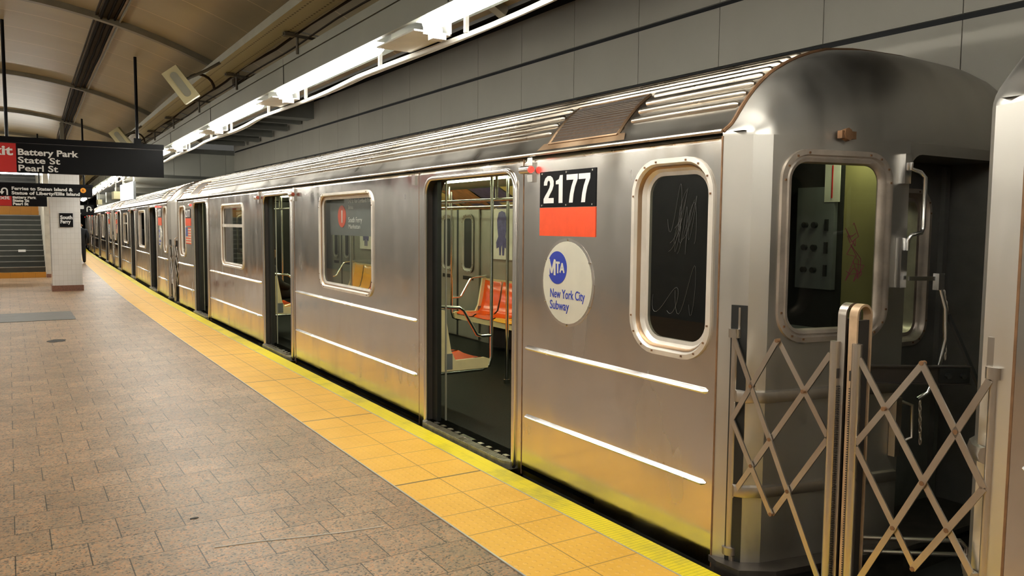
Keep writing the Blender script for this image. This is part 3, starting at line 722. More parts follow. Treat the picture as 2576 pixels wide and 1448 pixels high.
# ================================================================ subway car
L = 14.01; WD = 2.67
PANELS = [(0, 1.67), (3.20, 6.51), (7.91, 11.12), (12.44, L)]
DOORS = [(1.67, 3.20, 1.765, 3.065), (6.51, 7.91, 6.615, 7.785), (11.12, 12.44, 11.23, 12.33)]
WINS = {0: (.05, .60, .95, 1.91, .17), 1: (4.16, 5.61, .93, 1.885, .13), 2: (8.87, 10.22, .94, 1.86, .12), 3: (13.18, 13.80, .95, 1.89, .17)}
ZB, ZT = -.03, 1.975
side = lambda u, z: (0.0, u, z)
def rail_mb(u0, u1, z, r=.017, dx=0):
    mb = MB(); prof = [(-.016, -.011), (-.022, -.003), (-.004, .0125), (.002, .015), (.002, -r), (-.004, -r)]
    mb.loft([[(a*s+dx, u, z+b*s) for a, b in prof] for u, s in ((u0, .3), (u0+.02, 1), (u1-.02, 1), (u1, .3))], caps=True); return mb
def frame_ring(mb, hole, steps, fn):   # steps: list of (inset, depth)
    rings = []
    a0, a1, b0, b1, r = hole
    for ins, d in steps: rings.append([fn(a, b, d) for a, b in rrect(a0+ins, a1-ins, b0+ins, b1-ins, max(.02, r-ins), 7)])
    mb.loft(rings)
def roof_z(d):
    d = min(d, WD-d)
    T = [(-.01, 2.0), (.0, 2.016), (.05, 2.05), (.08, 2.085), (.12, 2.14), (.154, 2.18), (.206, 2.235), (.284, 2.30), (.394, 2.363), (.48, 2.40), (.566, 2.432), (.70, 2.467), (.95, 2.495), (1.335, 2.505)]
    for (a, b), (c, e) in zip(T, T[1:]):
        if d <= c: return b+(e-b)*(d-a)/(c-a)
    return T[-1][1]
RIBS = [.135, .185, .238, .297, .357, .42, .488, .56, .64, .73, .83, .94, 1.06, 1.19, 1.335]
RIBS = RIBS+[WD-r_ for r_ in RIBS[:-1]]
PLAN = [(0, 0), (.055, .13), (.13, .18), (.915, .345)]
def plan_y(d):
    d = min(d, WD-d)
    for (a, b), (c, e) in zip(PLAN, PLAN[1:]):
        if d <= c: return b+(e-b)*(d-a)/(c-a)
    return PLAN[-1][1]
def bezel(root, hole, mfr, mgl, fn, name='window_frame', steps=None, mid=None, dep=.05, wid=.05, rev=.09, stain=False):
    f = MB(); st_ = steps or [(-.012, .004), (-.012, -.012), (.012, -.014), (.02, -.004), (.026, .012), (wid*.8, dep*.6), (wid, dep), (wid+.02, dep+.002), (wid+.02, dep+rev)]
    frame_ring(f, hole, st_, fn)
    a0, a1, b0, b1, r = hole; w2 = wid+.018
    if mid: 
        p = [fn(a0+w2, mid-.022, dep-.02), fn(a1-w2, mid-.022, dep-.02), fn(a1-w2, mid+.022, dep-.02), fn(a0+w2, mid+.022, dep-.02)]; q = [fn(a0+w2, mid-.022, dep+.02), fn(a1-w2, mid-.022, dep+.02), fn(a1-w2, mid+.022, dep+.02), fn(a0+w2, mid+.022, dep+.02)]
        f.loft([p, q], caps=True)
    fo = f.build(name, mfr, root, smooth=50)
    gl = MB(); pts = rrect(a0+w2, a1-w2, b0+w2, b1-w2, max(.02, r-w2), 7)
    gl.v += [fn(a, b, dep+.004) for a, b in pts]; gl.f.append(tuple(range(len(pts))))
    gl.build('pane', mgl, fo, smooth=0)
    if stain:
        sr_ = MB(); frame_ring(sr_, hole, [(.0235, .002), (.028, .012), (.034, dep*.45), (wid*.72, dep*.5)], lambda a, b, d: fn(a, b, d-.0015)); sr_.build('frame_stain', M['rust2'], fo, smooth=60)
    rv = MB(); n = 0; cx, cz = (a0+a1)/2, (b0+b1)/2
    ring = rrect(a0+.004, a1-.004, b0+.004, b1-.004, max(.02, r-.004), 3)
    for a, b in ring:
        c = Vector(fn(a, b, -.013)); s = .0045
        rv.box(c-Vector((s, s, s)), c+Vector((s, s, s)))
    rv.build('rivets', M['rust'], fo, smooth=0)['kind'] = 'stuff'
    return fo

def build_car():
    car = empty('subway_car')
    # side panels, rub rails, windows
    for i, (u0, u1) in enumerate(PANELS):
        w_ = WINS[i]
        mb = MB().sheet([(u0+.004, ZB), (u1-.004, ZB), (u1-.004, ZT), (u0+.004, ZT)], [rrect(w_[0], w_[1], w_[2], w_[3], w_[4], 7)], side)
        mb.quad((0, u0+.004, ZT), (0, u1-.004, ZT), (.022, u1-.004, 2.012), (.022, u0+.004, 2.012))
        mb.build('side_panel', M['steel'], car, smooth=20)
        for z in (.365, .81):
            rail_mb(u0+.045, u1-.045, z).build('rub_rail', M['rail'], car, smooth=30)
        sf = lambda u, z, d: (d, u, z)
        if i == 0:
            fo = bezel(car, w_, M['frame'], M['glass3'], sf, dep=.04, wid=.05, rev=.02, stain=True)
            random.seed(7); sg = MB()
            for k in range(9):
                cu_, cz = random.uniform(.2, .42), random.choice((1.62, 1.58, 1.3, 1.24))+random.uniform(-.06, .06); a, b, ph = random.uniform(.02, .07), random.uniform(.06, .13), random.uniform(0, 6)
                pts = [(.041, min(.50, max(.15, cu_+a*math.sin(t*1.3+ph)+.02*t-.05)), cz+b*math.cos(t*1.9+ph)) for t in [j*.22 for j in range(22)]]
                sg.tube(pts, .0009, 4)
            sg.build('scratches', M['scratch'], fo)
        elif i == 3: bezel(car, w_, M['frame'], M['glass3'], sf, dep=.04, wid=.05, rev=.02, stain=True)
        else: bezel(car, w_, M['frame'], M['glass'], sf, mid=(1.545 if i == 2 else None), dep=.02, wid=.036, rev=.01, stain=True)
    for u in sorted({u for p in PANELS for u in p}): MB().box((-.0025, u-.004, ZB), (.006, u+.004, 2.0)).build('panel_seam', M['rust'], car, smooth=0)
    # door surrounds
    for (u0, u1, o0, o1) in DOORS:
        hole = rrect(o0, o1, .0, 1.925, .11, 6, r2=.03)
        mb = MB().sheet([(u0+.004, ZB-.06), (u1-.004, ZB-.06), (u1-.004, ZT), (u0+.004, ZT)], [hole], lambda u, z: (-.002, u, z))
        mb.quad((-.002, u0+.004, ZT), (-.002, u1-.004, ZT), (.022, u1-.004, 2.012), (.022, u0+.004, 2.012))
        ds = mb.build('door_surround', M['steel'], car, smooth=20)
        MB().tube([(-.004, a, b) for a, b in rrect(o0-.008, o1+.008, -.01, 1.938, .12, 6, r2=.03)], .020, 8, True).build('door_lip', M['steel_lip'], ds)
        jm = MB(); rings = []
        for d in (0, .13): rings.append([(d, a, b) for a, b in hole])
        jm.loft(rings); jm.build('door_jamb', M['gatedark'], ds)
        MB().box((.05, o1-.085, .03), (.085, o1+.02, 1.95)).build('door_leaf_edge', M['rubber'], ds); MB().box((.05, o0-.02, .03), (.085, o0+.03, 1.95)).build('door_leaf_edge', M['rubber'], ds)
        MB().box((.118, o1-.10, .03), (.128, o1-.085, 1.93)).build('door_leaf_trim', M['cariwall'], ds)
        sl_ = MB().prism([(-.062, o0+.05), (-.062, o1-.05), (-.03, o1+.01), (.13, o1-.0), (.13, o0+.0), (-.03, o0-.01)], lambda a, b: (a, b, -.022), lambda a, b: (a, b, .03))
        so = sl_.build('door_sill', M['sill'], ds, smooth=0)
        rg = MB(); u = o0+.07
        while u < o1-.06:
            rg.box((-.055, u, .03), (.0, u+.008, .034)); u += .022
        u = o0+.1
        while u < o1-.1:
            rg.box((.005, u, .03), (.035, u+.05, .036)); u += .115
        rg.build('sill_treads', M['gate'], so, smooth=0)
        MB().box((-.0, (o0+o1)/2-.09, .03), (.03, (o0+o1)/2+.09, .039)).build('sill_plate', M['chrome'], so)
    # marker lights
    for i, (u, lit, z) in enumerate([(1.575, 1, 1.93), (6.47, 0, 1.915), (7.99, 0, 1.915), (12.53, 1, 1.895)]):
        mk = MB().box((-.018, u-.028, z-.075), (0, u+.028, z+.075)).tube([(-.032, u-.034, z), (-.032, u+.07, z)], .026, 10)
        mo = mk.build('marker_light', M['steel_lip'], car)
        MB().tube([(-.032, u-.046, z), (-.032, u-.034, z)], [.018, .022], 10).build('lens', M['lens'] if lit else M['lensoff'], mo)
    MB().box((-.012, 3.255, 1.90), (0, 3.315, 1.985)).build('side_sensor', M['steel_lip'], car)
    # far side, plain with dark windows
    fs = MB().quad((WD, 0, ZB), (WD, L, ZB), (WD, L, 2.012), (WD, 0, 2.012)); fs.build('far_side', M['steel'], car, smooth=0)
    # under frame
    MB().box((.10, .0, -1.0), (WD-.1, L, -.09)).build('underframe', M['dark'], car, smooth=0)
    sk = MB()
    for (u0, u1) in PANELS: sk.box((.012, u0, -.13), (.05, u1, ZB-.001))
    sk.build('skirt', M['dark'], car, smooth=0)
    # gutter + roof
    gt = MB()
    gt.tube([(-.004, 0, 2.022), (-.004, L, 2.022)], .010, 6); gt.tube([(WD+.004, 0, 2.022), (WD+.004, L, 2.022)], .010, 6)
    gt.build('roof_gutter', M['rib'], car)
    ds_ = [0, .03, .055, .08, .11, .14, .18, .24, .3, .37, .45, .53, .62, .72, .84, .98, 1.15, 1.335]
    ds_ = ds_+[WD-d for d in reversed(ds_[:-1])]
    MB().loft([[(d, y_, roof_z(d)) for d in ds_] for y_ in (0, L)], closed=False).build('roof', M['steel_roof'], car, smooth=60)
    VENTS = [(.84, 1.50), (12.3, 13.1)]
    rbm = MB()
    for i, d in enumerate(RIBS):
        spans = [(0.03, L-.03)]
        if min(d, WD-d) < .34:
            spans = [(0.03, VENTS[0][0]-.05), (VENTS[0][1]+.05, VENTS[1][0]-.05), (VENTS[1][1]+.05, L-.03)]
        e = .004; tx = Vector((2*e, 0, roof_z(d+e)-roof_z(d-e))).normalized(); nn = Vector((-tx.z, 0, tx.x))
        prof = [(-.020, 0), (-.015, .014), (-.006, .019), (.006, .019), (.015, .014), (.020, 0)]
        for a, b in spans:
            rbm.loft([[tuple(Vector((d, y_, roof_z(d)))+tx*p*s+nn*(q*s)) for p, q in prof] for y_, s in ((a, .5), (a+.015, 1), (b-.015, 1), (b, .5))], closed=True, caps=True)
    rbm.build('roof_ribs', M['rib'], car, smooth=50)
    for (a, b) in VENTS:
        for sgn in (0, 1):
            X = lambda d: WD-d if sgn else d
            pth = [.075, .12, .16, .21, .26, .31]
            rr = MB().loft([[(X(d)-(0 if sgn else 0), y_, roof_z(d)+.008) for d in pth] for y_ in (a, b)], closed=False)
            fr = MB()
            for y_ in (a, b): fr.tube([(X(d), y_, roof_z(d)+.008) for d in pth], .010, 6)
            for d in (pth[0], pth[-1]): fr.tube([(X(d), a, roof_z(d)+.008), (X(d), b, roof_z(d)+.008)], .010, 6)
            fr.quad((X(.045), a-.09, roof_z(.045)+.004), (X(.045), b+.09, roof_z(.045)+.004), (X(.078), b+.06, roof_z(.078)+.01), (X(.078), a-.06, roof_z(.078)+.01))
            vo = fr.build('roof_vent', M['rust2'], car); rr.build('vent_mesh', M['grille'], vo, smooth=50)
            sl2 = MB()
            for k in range(14):
                d = .085+k*.016; sl2.box((X(d)-.001, a+.01, roof_z(d)+.008), (X(d)+.001, b-.01, roof_z(d)+.012))
            sl2.build('vent_louvres', M['gatedark'], vo, smooth=0)['kind'] = 'stuff'
    for end in (0, 1): build_end(car, end)
    return car

def build_end(car, end):
    Y = (lambda y_: -y_) if end == 0 else (lambda y_: L+y_)
    P = lambda d, yy, z: (d, Y(yy), z)
    sh = MB(); ZE = 2.0
    full = PLAN+[(WD-a, b) for a, b in reversed(PLAN)]
    wh = (.183, .790, 1.067, 1.93, .13)
    for (a, ya), (b, yb) in zip(full, full[1:]):
        if abs(a-.13) < 1e-6 or abs(b-(WD-.13)) < 1e-6:
            mir = a > 1
            h = rrect(*( (WD-wh[1], WD-wh[0]) if mir else (wh[0], wh[1])), wh[2], wh[3], wh[4], 7)
            sh.sheet([(a, -.05), (b, -.05), (b, ZE), (a, ZE)], [h], lambda u, z: P(u, ya+(yb-ya)*(u-a)/(b-a), z))
        elif abs(a-.915) < 1e-6:
            sh.sheet([(a, 1.7), (b, 1.7), (b, ZE), (a, ZE)], [], lambda u, z: P(u, .345, z)) if False else None
            n = 6; r = .1; arc = [(a+r-r*math.cos(R(90*i/n)), 1.945-r+r*math.sin(R(90*i/n))) for i in range(n+1)]
            arc += [(b-r+r*math.sin(R(90*i/n)), 1.945-r+r*math.cos(R(90*i/n))) for i in range(n+1)]
            sh.v += [P(u, .345, z) for u, z in arc]+[P(u, .345, ZE) for u, z in arc]; k = len(sh.v)-2*len(arc)
            for i in range(len(arc)-1): sh.f.append((k+i, k+i+1, k+len(arc)+i+1, k+len(arc)+i))
        else: sh.quad(P(a, ya, -.05), P(b, yb, -.05), P(b, yb, ZE), P(a, ya, ZE))
    dd = [0, .012, .025, .04, .055, .07, .085, .1, .115, .13, .16, .2, .25, .3, .36, .43, .5, .6, .7, .8, .915, 1.05, 1.2, 1.335]
    dd += [WD-d for d in reversed(dd[:-1])]
    rows = []
    for k in range(11):
        t = R(90*k/10)
        rows.append([P(d, plan_y(d)*math.cos(t), ZE+(roof_z(d)-ZE)*math.sin(t)) for d in dd])
    sh.loft(rows, closed=False)
    shell = sh.build('end_shell', M['steel_end'], car, smooth=48)
    ar = MB().tube([P(d, .0, roof_z(d)+.004) for d in dd], .010, 6); ar.build('end_seam', M['rust'], shell)
    # windows of the two corner cabs
    def ef(mir):
        def f(u, z, d):
            uu = u; y0 = plan_y(uu); t = Vector((.785, .165, 0)).normalized()
            return P(uu+(-.2*d if not mir else .2*d), y0-d, z)
        return f
    bezel(shell, wh, M['frame2'], M['glass2'], ef(False), 'cab_window_frame', dep=.008, wid=.032, rev=.002, steps=[(-.012, .004), (-.012, -.012), (.012, -.014), (.018, -.004), (.024, -.004), (.028, -.010), (.044, -.006), (.05, .008), (.052, .016)])
    bezel(shell, (WD-wh[1], WD-wh[0])+wh[2:], M['frame2'], M['glass2'], ef(True), 'cab_window_frame', dep=.008, wid=.032, rev=.002, steps=[(-.012, .004), (-.012, -.012), (.012, -.014), (.018, -.004), (.024, -.004), (.028, -.010), (.044, -.006), (.05, .008), (.052, .016)])
    # mouldings and ledge
    for z in (.365, .81):
        for mir in (0, 1):
            mo = MB()
            xx = (lambda d: WD-d) if mir else (lambda d: d)
            pts = [(.03, .09), (.055, .13), (.13, .18), (.90, .342)]
            prof = [(0, -.03), (.016, -.024), (.022, 0), (.016, .024), (0, .03)]
            mo.loft([[P(xx(a-q*.35), b+q*.95, z+w2) for q, w2 in prof] for a, b in pts], closed=True, caps=True)
            mo.build('end_moulding', M['endrail'], shell)
    ld = MB(); o_ = [(-.008, -.01), (-.03, .06), (-.02, .19), (.12, .285), (.915, .43), (WD-.915, .43), (WD-.12, .285), (WD+.02, .19), (WD+.03, .06), (WD+.008, -.01)]
    ld.prism(o_, lambda a, b: P(a, b, .0), lambda a, b: P(a, b, .028))
    ld.prism([(a*.985+.02, b-.03) for a, b in o_], lambda a, b: P(a, b, -.35), lambda a, b: P(a, b, .0))
    ld.build('end_ledge', M['ledge'], car, smooth=0)
    # door recess
    rc = MB(); a, b = .915, WD-.915
    for x_ in (a, b): rc.quad(P(x_, .345, -.05), P(x_, -.06, -.05), P(x_, -.06, 1.945), P(x_, .345, 1.945))
    rc.quad(P(a, .345, 1.945), P(b, .345, 1.945), P(b, -.06, 1.945), P(a, -.06, 1.945)); rc.quad(P(a, .345, -.04), P(b, .345, -.04), P(b, -.06, -.04), P(a, -.06, -.04))
    rc.build('door_recess', M['recess'], shell, smooth=0)
    dh = (1.09, 1.58, .95, 1.79, .12)
    dr = MB().sheet([(a, -.04), (b, -.04), (b, 1.945), (a, 1.945)], [rrect(*dh, 7)], lambda u, z: P(u, .06, z))
    for x_ in (a+.05, b-.05): dr.box(P(x_-.02, .06, 0), P(x_+.02, .09, 1.93))
    door = dr.build('end_door', M['recess'], car, smooth=20)
    bezel(door, dh, M['frame2'], M['glass'], lambda u, z, d: P(u, .06-d, z), 'door_window_frame', dep=.03, wid=.035)
    # cab interior seen through the end window
    ci = MB().quad(P(.905, .33, 0), P(.905, .0, 0), P(.905, .0, 2.0), P(.905, .33, 2.0)); ci.build('cab_partition', M['cabgreen'], car, smooth=0)
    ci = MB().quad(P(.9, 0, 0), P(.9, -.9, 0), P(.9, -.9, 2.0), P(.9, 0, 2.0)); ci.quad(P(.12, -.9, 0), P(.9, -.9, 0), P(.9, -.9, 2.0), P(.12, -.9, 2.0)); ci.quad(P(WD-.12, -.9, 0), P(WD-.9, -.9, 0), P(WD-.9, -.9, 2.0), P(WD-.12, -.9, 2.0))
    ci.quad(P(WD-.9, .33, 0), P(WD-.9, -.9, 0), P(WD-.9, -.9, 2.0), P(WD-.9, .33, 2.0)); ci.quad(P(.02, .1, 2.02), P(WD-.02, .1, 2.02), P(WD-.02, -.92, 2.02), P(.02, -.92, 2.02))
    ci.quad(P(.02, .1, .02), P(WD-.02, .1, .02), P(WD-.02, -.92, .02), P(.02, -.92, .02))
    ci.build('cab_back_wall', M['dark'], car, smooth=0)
    MB().box(P(1.25, -.5, 1.97), P(1.42, -.2, 2.0)).build('vestibule_fill', M['strip_fill'], car)  # emitter added to brighten the vestibule behind the end door
    if end == 0:
        MB().box(P(.66, .06, 1.985), P(.82, .19, 2.0)).build('cab_fill', M['strip_fill'], car)  # unseen emitter added to light the green cab partition
        co = MB().box(P(.865, -.03, 1.26), P(.895, -.26, 1.80)).build('control_panel', M['cabgrey'], car)
        kn = MB()
        for zz in (1.36, 1.48, 1.60):
            for yy in (-.20, -.14): kn.tube([P(.865, yy, zz), P(.845, yy, zz)], .016, 8)
            kn.box(P(.865, -.075, zz-.03), P(.85, -.06, zz+.03))
        kn.build('knobs', M['rubber'], co)
        gc = MB().box(P(.868, -.0, 1.72), P(.862, -.09, 1.93)).build('gauge_card', M['gauge'], co); MB().box(P(.861, -.04, 1.74), P(.858, -.046, 1.91)).build('gauge_mark', M['exitred'], co)
        dk = MB().box(P(.3, -.05, .6), P(.88, -.35, 1.05)).build('cab_desk', M['cabgrey'], car)
        MB().tube([P(.62, -.14, 1.05), P(.58, -.12, 1.12), P(.555, -.11, 1.17)], [.016, .02, .03], 8).build('control_handle', M['chrome'], dk)
        # pink marker scrawl on the pane
        sc = MB(); random.seed(12); p0 = Vector((.62, 0, 1.60))
        for k in range(34):
            p1 = p0+Vector((random.uniform(-.05, .07), 0, random.uniform(-.085, .06)))
            if not (.56 < p1.x < .72 and 1.32 < p1.z < 1.64): p1 = Vector((random.uniform(.6, .70), 0, 1.60-.008*k))
            f = lambda q: P(q.x+.0, plan_y(q.x)-.030, q.z)
            sc.bar(f(p0), f(p1), .002, .002); p0 = p1
        sc.build('marker_scrawl', M['pink'], shell, smooth=0)
    # lamp above the window
    lp = MB().tube([P(.50, .275, 2.012), P(.50, .30, 2.015)], .03, 8).box(P(.455, .27, 1.995), P(.56, .295, 2.03)); lp.build('end_lamp', M['rust'], shell)
    # grab handles and brackets on the corner post
    ho = MB().box(P(.85, .33, 1.80), P(.90, .362, 1.94)).build('handle_bracket', M['rail'], shell); MB().box(P(.85, .33, 1.30), P(.90, .362, 1.54)).build('handle_bracket', M['rail'], shell)
    MB().tube([P(.885, .37, 1.90), P(.885, .37, 1.87), P(.93, .39, 1.855), P(.955, .40, 1.83), P(.958, .40, 1.59), P(.945, .40, 1.565), P(.89, .385, 1.555), P(.885, .37, 1.53), P(.885, .37, 1.48)], .010, 8).build('grab_handle', M['rail'], ho)
    lo = MB().box(P(.855, .335, .47), P(.90, .37, .76)).tube([P(.90, .36, .74), P(.95, .39, .72), P(.955, .395, .56), P(.90, .36, .53)], .010, 8); lo.build('lower_handle', M['gate'], shell)
    if end == 0:
        # hook bar, rod, chain, strap
        hk = MB().bar(P(.89, .38, 1.345), P(1.02, .44, 1.345), .012, .02).box(P(1.01, .43, 1.29), P(1.06, .46, 1.37)); hk.tube([P(1.04, .45, 1.30), P(1.06, .47, 1.2), P(1.075, .47, 1.05), P(1.06, .45, .9), P(1.03, .42, .78), P(.98, .40, .75)], .011, 8)
        h_ = hk.build('safety_hook', M['rail'], shell)
        ch = MB()
        def chain(p, q, n):
            p, q = Vector(p), Vector(q)
            for k in range(n):
                c = p+(q-p)*(k+.5)/n; ln = (q-p).length/n*.7; ax = (0, ln*.3, 0) if k % 2 else (ln*.3, 0, 0)
                pts = [c+Vector((ax[0]*math.cos(t), ax[1]*math.cos(t), ln*math.sin(t)*1.0)) for t in [2*PI*i/8 for i in range(8)]]
                ch.tube(pts, .0035, 4, True)
        for p_, q_, n_c in ((P(1.05, .455, 1.31), P(1.08, .47, 1.18), 5), (P(1.075, .47, 1.03), P(1.08, .47, .95), 3), (P(1.0, .4, .74), P(1.02, .40, .52), 8)):
            ch = MB(); chain(p_, q_, n_c); ch.build('safety_chain', M['gate'], h_)
        MB().tube([P(1.085, .47, 1.17), P(1.13, .53, 1.0), P(1.17, .58, .85), P(1.19, .62, .72)], .014, 6).build('rubber_strap', M['strap'], h_)
        # cross channel between posts
        a_, b_2 = Vector(P(.60, .375, .905)), Vector(P(1.00, .632, .905))
        cb = MB().bar(a_, b_2, .008, .085).bar(a_+Vector((0, 0, .04)), b_2+Vector((0, 0, .04)), .035, .006).bar(a_-Vector((0, 0, .04)), b_2-Vector((0, 0, .04)), .035, .006)
        c2 = cb.build('cross_channel', M['gatedark'], car); bb = MB(); t_ = (b_2-a_).normalized(); n_ = Vector((-.6, -.8, 0))
        m_ = a_+(b_2-a_)*.84+n_*.012; bb.bar(m_-t_*.07, m_+t_*.07, .012, .07)
        for q in (-.035, .035): bb.tube([m_+t_*q, m_+t_*q+n_*.03], .013, 6)
        bb.build('bolt_plate', M['rubber'], c2)
    # diagonal step rails low in the gap
    sr = MB()
    for zz, o_ in ((.10, 0), (.035, .03)): sr.tube([P(.62+o_, .33+o_, zz), P(1.02+o_, .62+o_, zz), P(1.04+o_, .64+o_, zz-.03), P(1.04+o_, .64+o_, zz-.16)], .012, 8)
    sr.build('step_rail', M['gate'], shell)
    MB().box(P(.75, .30, -.30), P(1.95, .64, -.14)).build('gangway_plate', M['dark'], car)
    # folding gate: pivot post, lattice, end post, hoop
    GX = .04; W0, W1 = .075, .60
    G = lambda w_, z, dx=0: P(GX+dx, w_, z)
    gp = MB().tube([G(W0, .07), G(W0, 1.10)], .019, 10).tube([G(W0, 1.08), G(W0, 1.12)], .032, 10).tube([G(W0, .055), G(W0, .09)], .034, 10).box(P(GX-.005, W0-.02, 1.11), P(GX+.02, W0+.03, 1.22)).box(P(GX-.01, W0-.02, -.03), P(GX+.02, W0+.03, .05))
    go = gp.build('gate', M['gate'], car)
    if end == 0: MB().quad(P(.022, .062, -.03), P(.051, .132, -.03), P(.051, .132, 1.23), P(.022, .062, 1.23)).build('pivot_recess_shade', M['rubber'], go)  # flat black sheet drawn for the shade inside the pivot slot
    MB().tube([G(W1, -.25), G(W1, 1.13)], .020, 10).build('end_post', M['gate'], go)
    la = MB(); n = [((W0+.01, 1.075), (W1-.01, .10)), ((.325, 1.097), (W1-.015, .735)), ((.325, 1.097), (W0+.01, .70)), ((W1-.015, 1.075), (W0+.01, .335)), ((W0+.01, .70), (.322, .325)), ((W1-.015, .72), (.322, .325)), ((W0+.01, .325), (.14, .25))]
    for k, (p, q) in enumerate(n[:6]):
        dx = -.008 if k % 2 == 0 else .004
        pb = MB().bar(G(p[0], p[1], dx-.01), G(q[0], q[1], dx-.01), .024, .007, upv=(1, 0, 0)); pb.build('lattice_bar', M['gate'], go)
    pins = [(.325, 1.097), (.322, .325)]
    for i_ in range(6):
        for j_ in range(i_):
            (ax, az), (bx_, bz) = n[i_]; (cx_, cz_), (dx_, dz_) = n[j_]
            den = (bx_-ax)*(dz_-cz_)-(bz-az)*(dx_-cx_)
            if abs(den) < 1e-6: continue
            t = ((cx_-ax)*(dz_-cz_)-(cz_-az)*(dx_-cx_))/den; q = ((cx_-ax)*(bz-az)-(cz_-az)*(bx_-ax))/den
            if .03 < t < .97 and .03 < q < .97: pins.append((ax+(bx_-ax)*t, az+(bz-az)*t))
    rv = MB()
    for w_, z in pins: rv.tube([G(w_, z, -.024), G(w_, z, .0)], .009, 8)
    rv.build('lattice_pins', M['rust'], go)['kind'] = 'stuff'
    # hoop: flat band bent into an upside-down U
    hp = MB(); yc = .65 if end == 0 else .655
    def hoop(w0, cx, cy_, h):
        path = [(-w0, -.9)]+[(-w0*math.cos(PI*i/12), h+w0*math.sin(PI*i/12)) for i in range(13)]+[(w0, -.9)]
        rings = []
        for i, (a_, z_) in enumerate(path):
            p_, q_ = path[max(i-1, 0)], path[min(i+1, len(path)-1)]; t = Vector((q_[0]-p_[0], q_[1]-p_[1])).normalized(); nx, nz = -t.y*.005, t.x*.005
            rings.append([P(cx+a_+nx, cy_-.018, z_+nz), P(cx+a_+nx, cy_+.018, z_+nz), P(cx+a_-nx, cy_+.018, z_-nz), P(cx+a_-nx, cy_-.018, z_-nz)])
        hp.loft(rings, caps=True)
    hoop(.045, GX+.055, yc-.028, 1.235)
    hp.build('bumper_hoop', M['gate'] if end == 0 else M['hoop'], go)
    MB().box(P(GX+.02, yc-.045, -.3), P(GX+.085, yc-.03, 1.22)).build('hoop_web', M['gatedark'], go)
    MB().box(P(GX-.01, W1, .98), P(GX+.05, yc-.03, 1.02)).box(P(GX-.01, W1, .12), P(GX+.05, yc-.03, .16)).build('hoop_clip', M['gatedark'], go)
    sp = MB()
    for k in range(90): z_ = .1+.0095*k; sp.box(P(GX-.008, W1+.012, z_), P(GX+.008, W1+.026, z_+.004))
    sp.build('coil_spring', M['gatedark'], go, smooth=0)['kind'] = 'stuff'

def strokes(paths, ox, oz, sx, sz, wd, x0, x1, mb=None):   # flat lettering drawn with a broad stroke on the car side (reads from the platform)
    mb = mb or MB()
    for pth in paths:
        for (a, b), (c, d) in zip(pth, pth[1:]):
            ax, az, cx_, cz = a*sx, b*sz, c*sx, d*sz; l = math.hypot(cx_-ax, cz-az); nx, nz = -(cz-az)/l*wd/2, (cx_-ax)/l*wd/2; ex, ez = (cx_-ax)/l*wd*.12, (cz-az)/l*wd*.12
            q = [(ax-ex+nx, az-ez+nz), (ax-ex-nx, az-ez-nz), (cx_+ex-nx, cz+ez-nz), (cx_+ex+nx, cz+ez+nz)]
            x0 -= .0003; mb.prism(q, lambda p, r, x0=x0: (x0, ox-p, oz+r), lambda p, r: (x1, ox-p, oz+r))
    return mb
def digits(txt, ox, oz, dw, dh, x0, x1):
    mb = MB(); f0 = lambda k: (lambda a, b: (x0, ox-(k+a)*dw, oz+b*dh)); f1 = lambda k: (lambda a, b: (x1, ox-(k+a)*dw, oz+b*dh))
    for k, ch in enumerate(txt):
        if ch == '1': pl = [(.38, 0), (.70, 0), (.70, 1), (.48, 1), (.38, .86), (.12, .80), (.12, .68), (.38, .68)]; mb.prism(pl, f0(k), f1(k))
        elif ch == '7': pl = [(.04, 1), (.95, 1), (.95, .82), (.74, .55), (.62, .28), (.56, 0), (.26, 0), (.34, .32), (.46, .58), (.62, .81), (.04, .81)]; mb.prism(pl, f0(k), f1(k))
        else:
            pl = [(.04, 0), (.93, 0), (.93, .19), (.46, .19), (.62, .34), (.80, .48), (.91, .64), (.91, .80), (.80, .93), (.62, 1), (.38, 1), (.18, .92), (.07, .79), (.05, .66), (.33, .66), (.37, .78), (.47, .84), (.58, .80), (.62, .70), (.56, .57), (.38, .42), (.18, .28), (.04, .16)]
            mb.prism(pl, f0(k), f1(k))
    return mb
def plate(car, u0, z0, w, hz, flag=False, roundel=False):
    pl = MB().box((-.004, u0, z0), (-.0, u0+w, z0+hz)).build('number_plate', M['black'], car)
    digits('2177', u0+w*.93, z0+hz*.115, w*.212, hz*.76, -.006, -.004).build('number', M['white'], pl, smooth=0)
    rp = MB().box((-.004, u0, z0-hz*.80), (0, u0+w, z0-.002)).build('colour_plate', M['red'], car)
    sc = MB()
    for fu in (.05, .5, .95):
        for zz in (z0+.012, z0+hz-.012): sc.tube([(-.004, u0+w*fu, zz), (-.009, u0+w*fu, zz)], .006, 6)
    sc.build('screws', M['chrome'], pl)
    if flag:
        f0 = u0+.01; fz = z0-hz*.80-.03; fh = .30; fw_ = w-.02
        fl = MB().box((-.003, f0, fz-fh), (0, f0+fw_, fz)).build('flag_decal', M['flagwhite'], car)
        stp = MB()
        for k in range(7): stp.box((-.0045, f0, fz-fh*(2*k+1)/13), (-.003, f0+fw_, fz-fh*2*k/13))
        stp.build('stripes', M['red'], fl); MB().box((-.006, f0+fw_*.58, fz-fh*.54), (-.0045, f0+fw_, fz)).build('canton', M['flagblue'], fl)
def disc(u, z, r, x0, x1, n=40): return MB().prism([(r*math.cos(2*PI*i/n), r*math.sin(2*PI*i/n)) for i in range(n)], lambda a, b: (x0, u+a, z+b), lambda a, b: (x1, u+a, z+b))
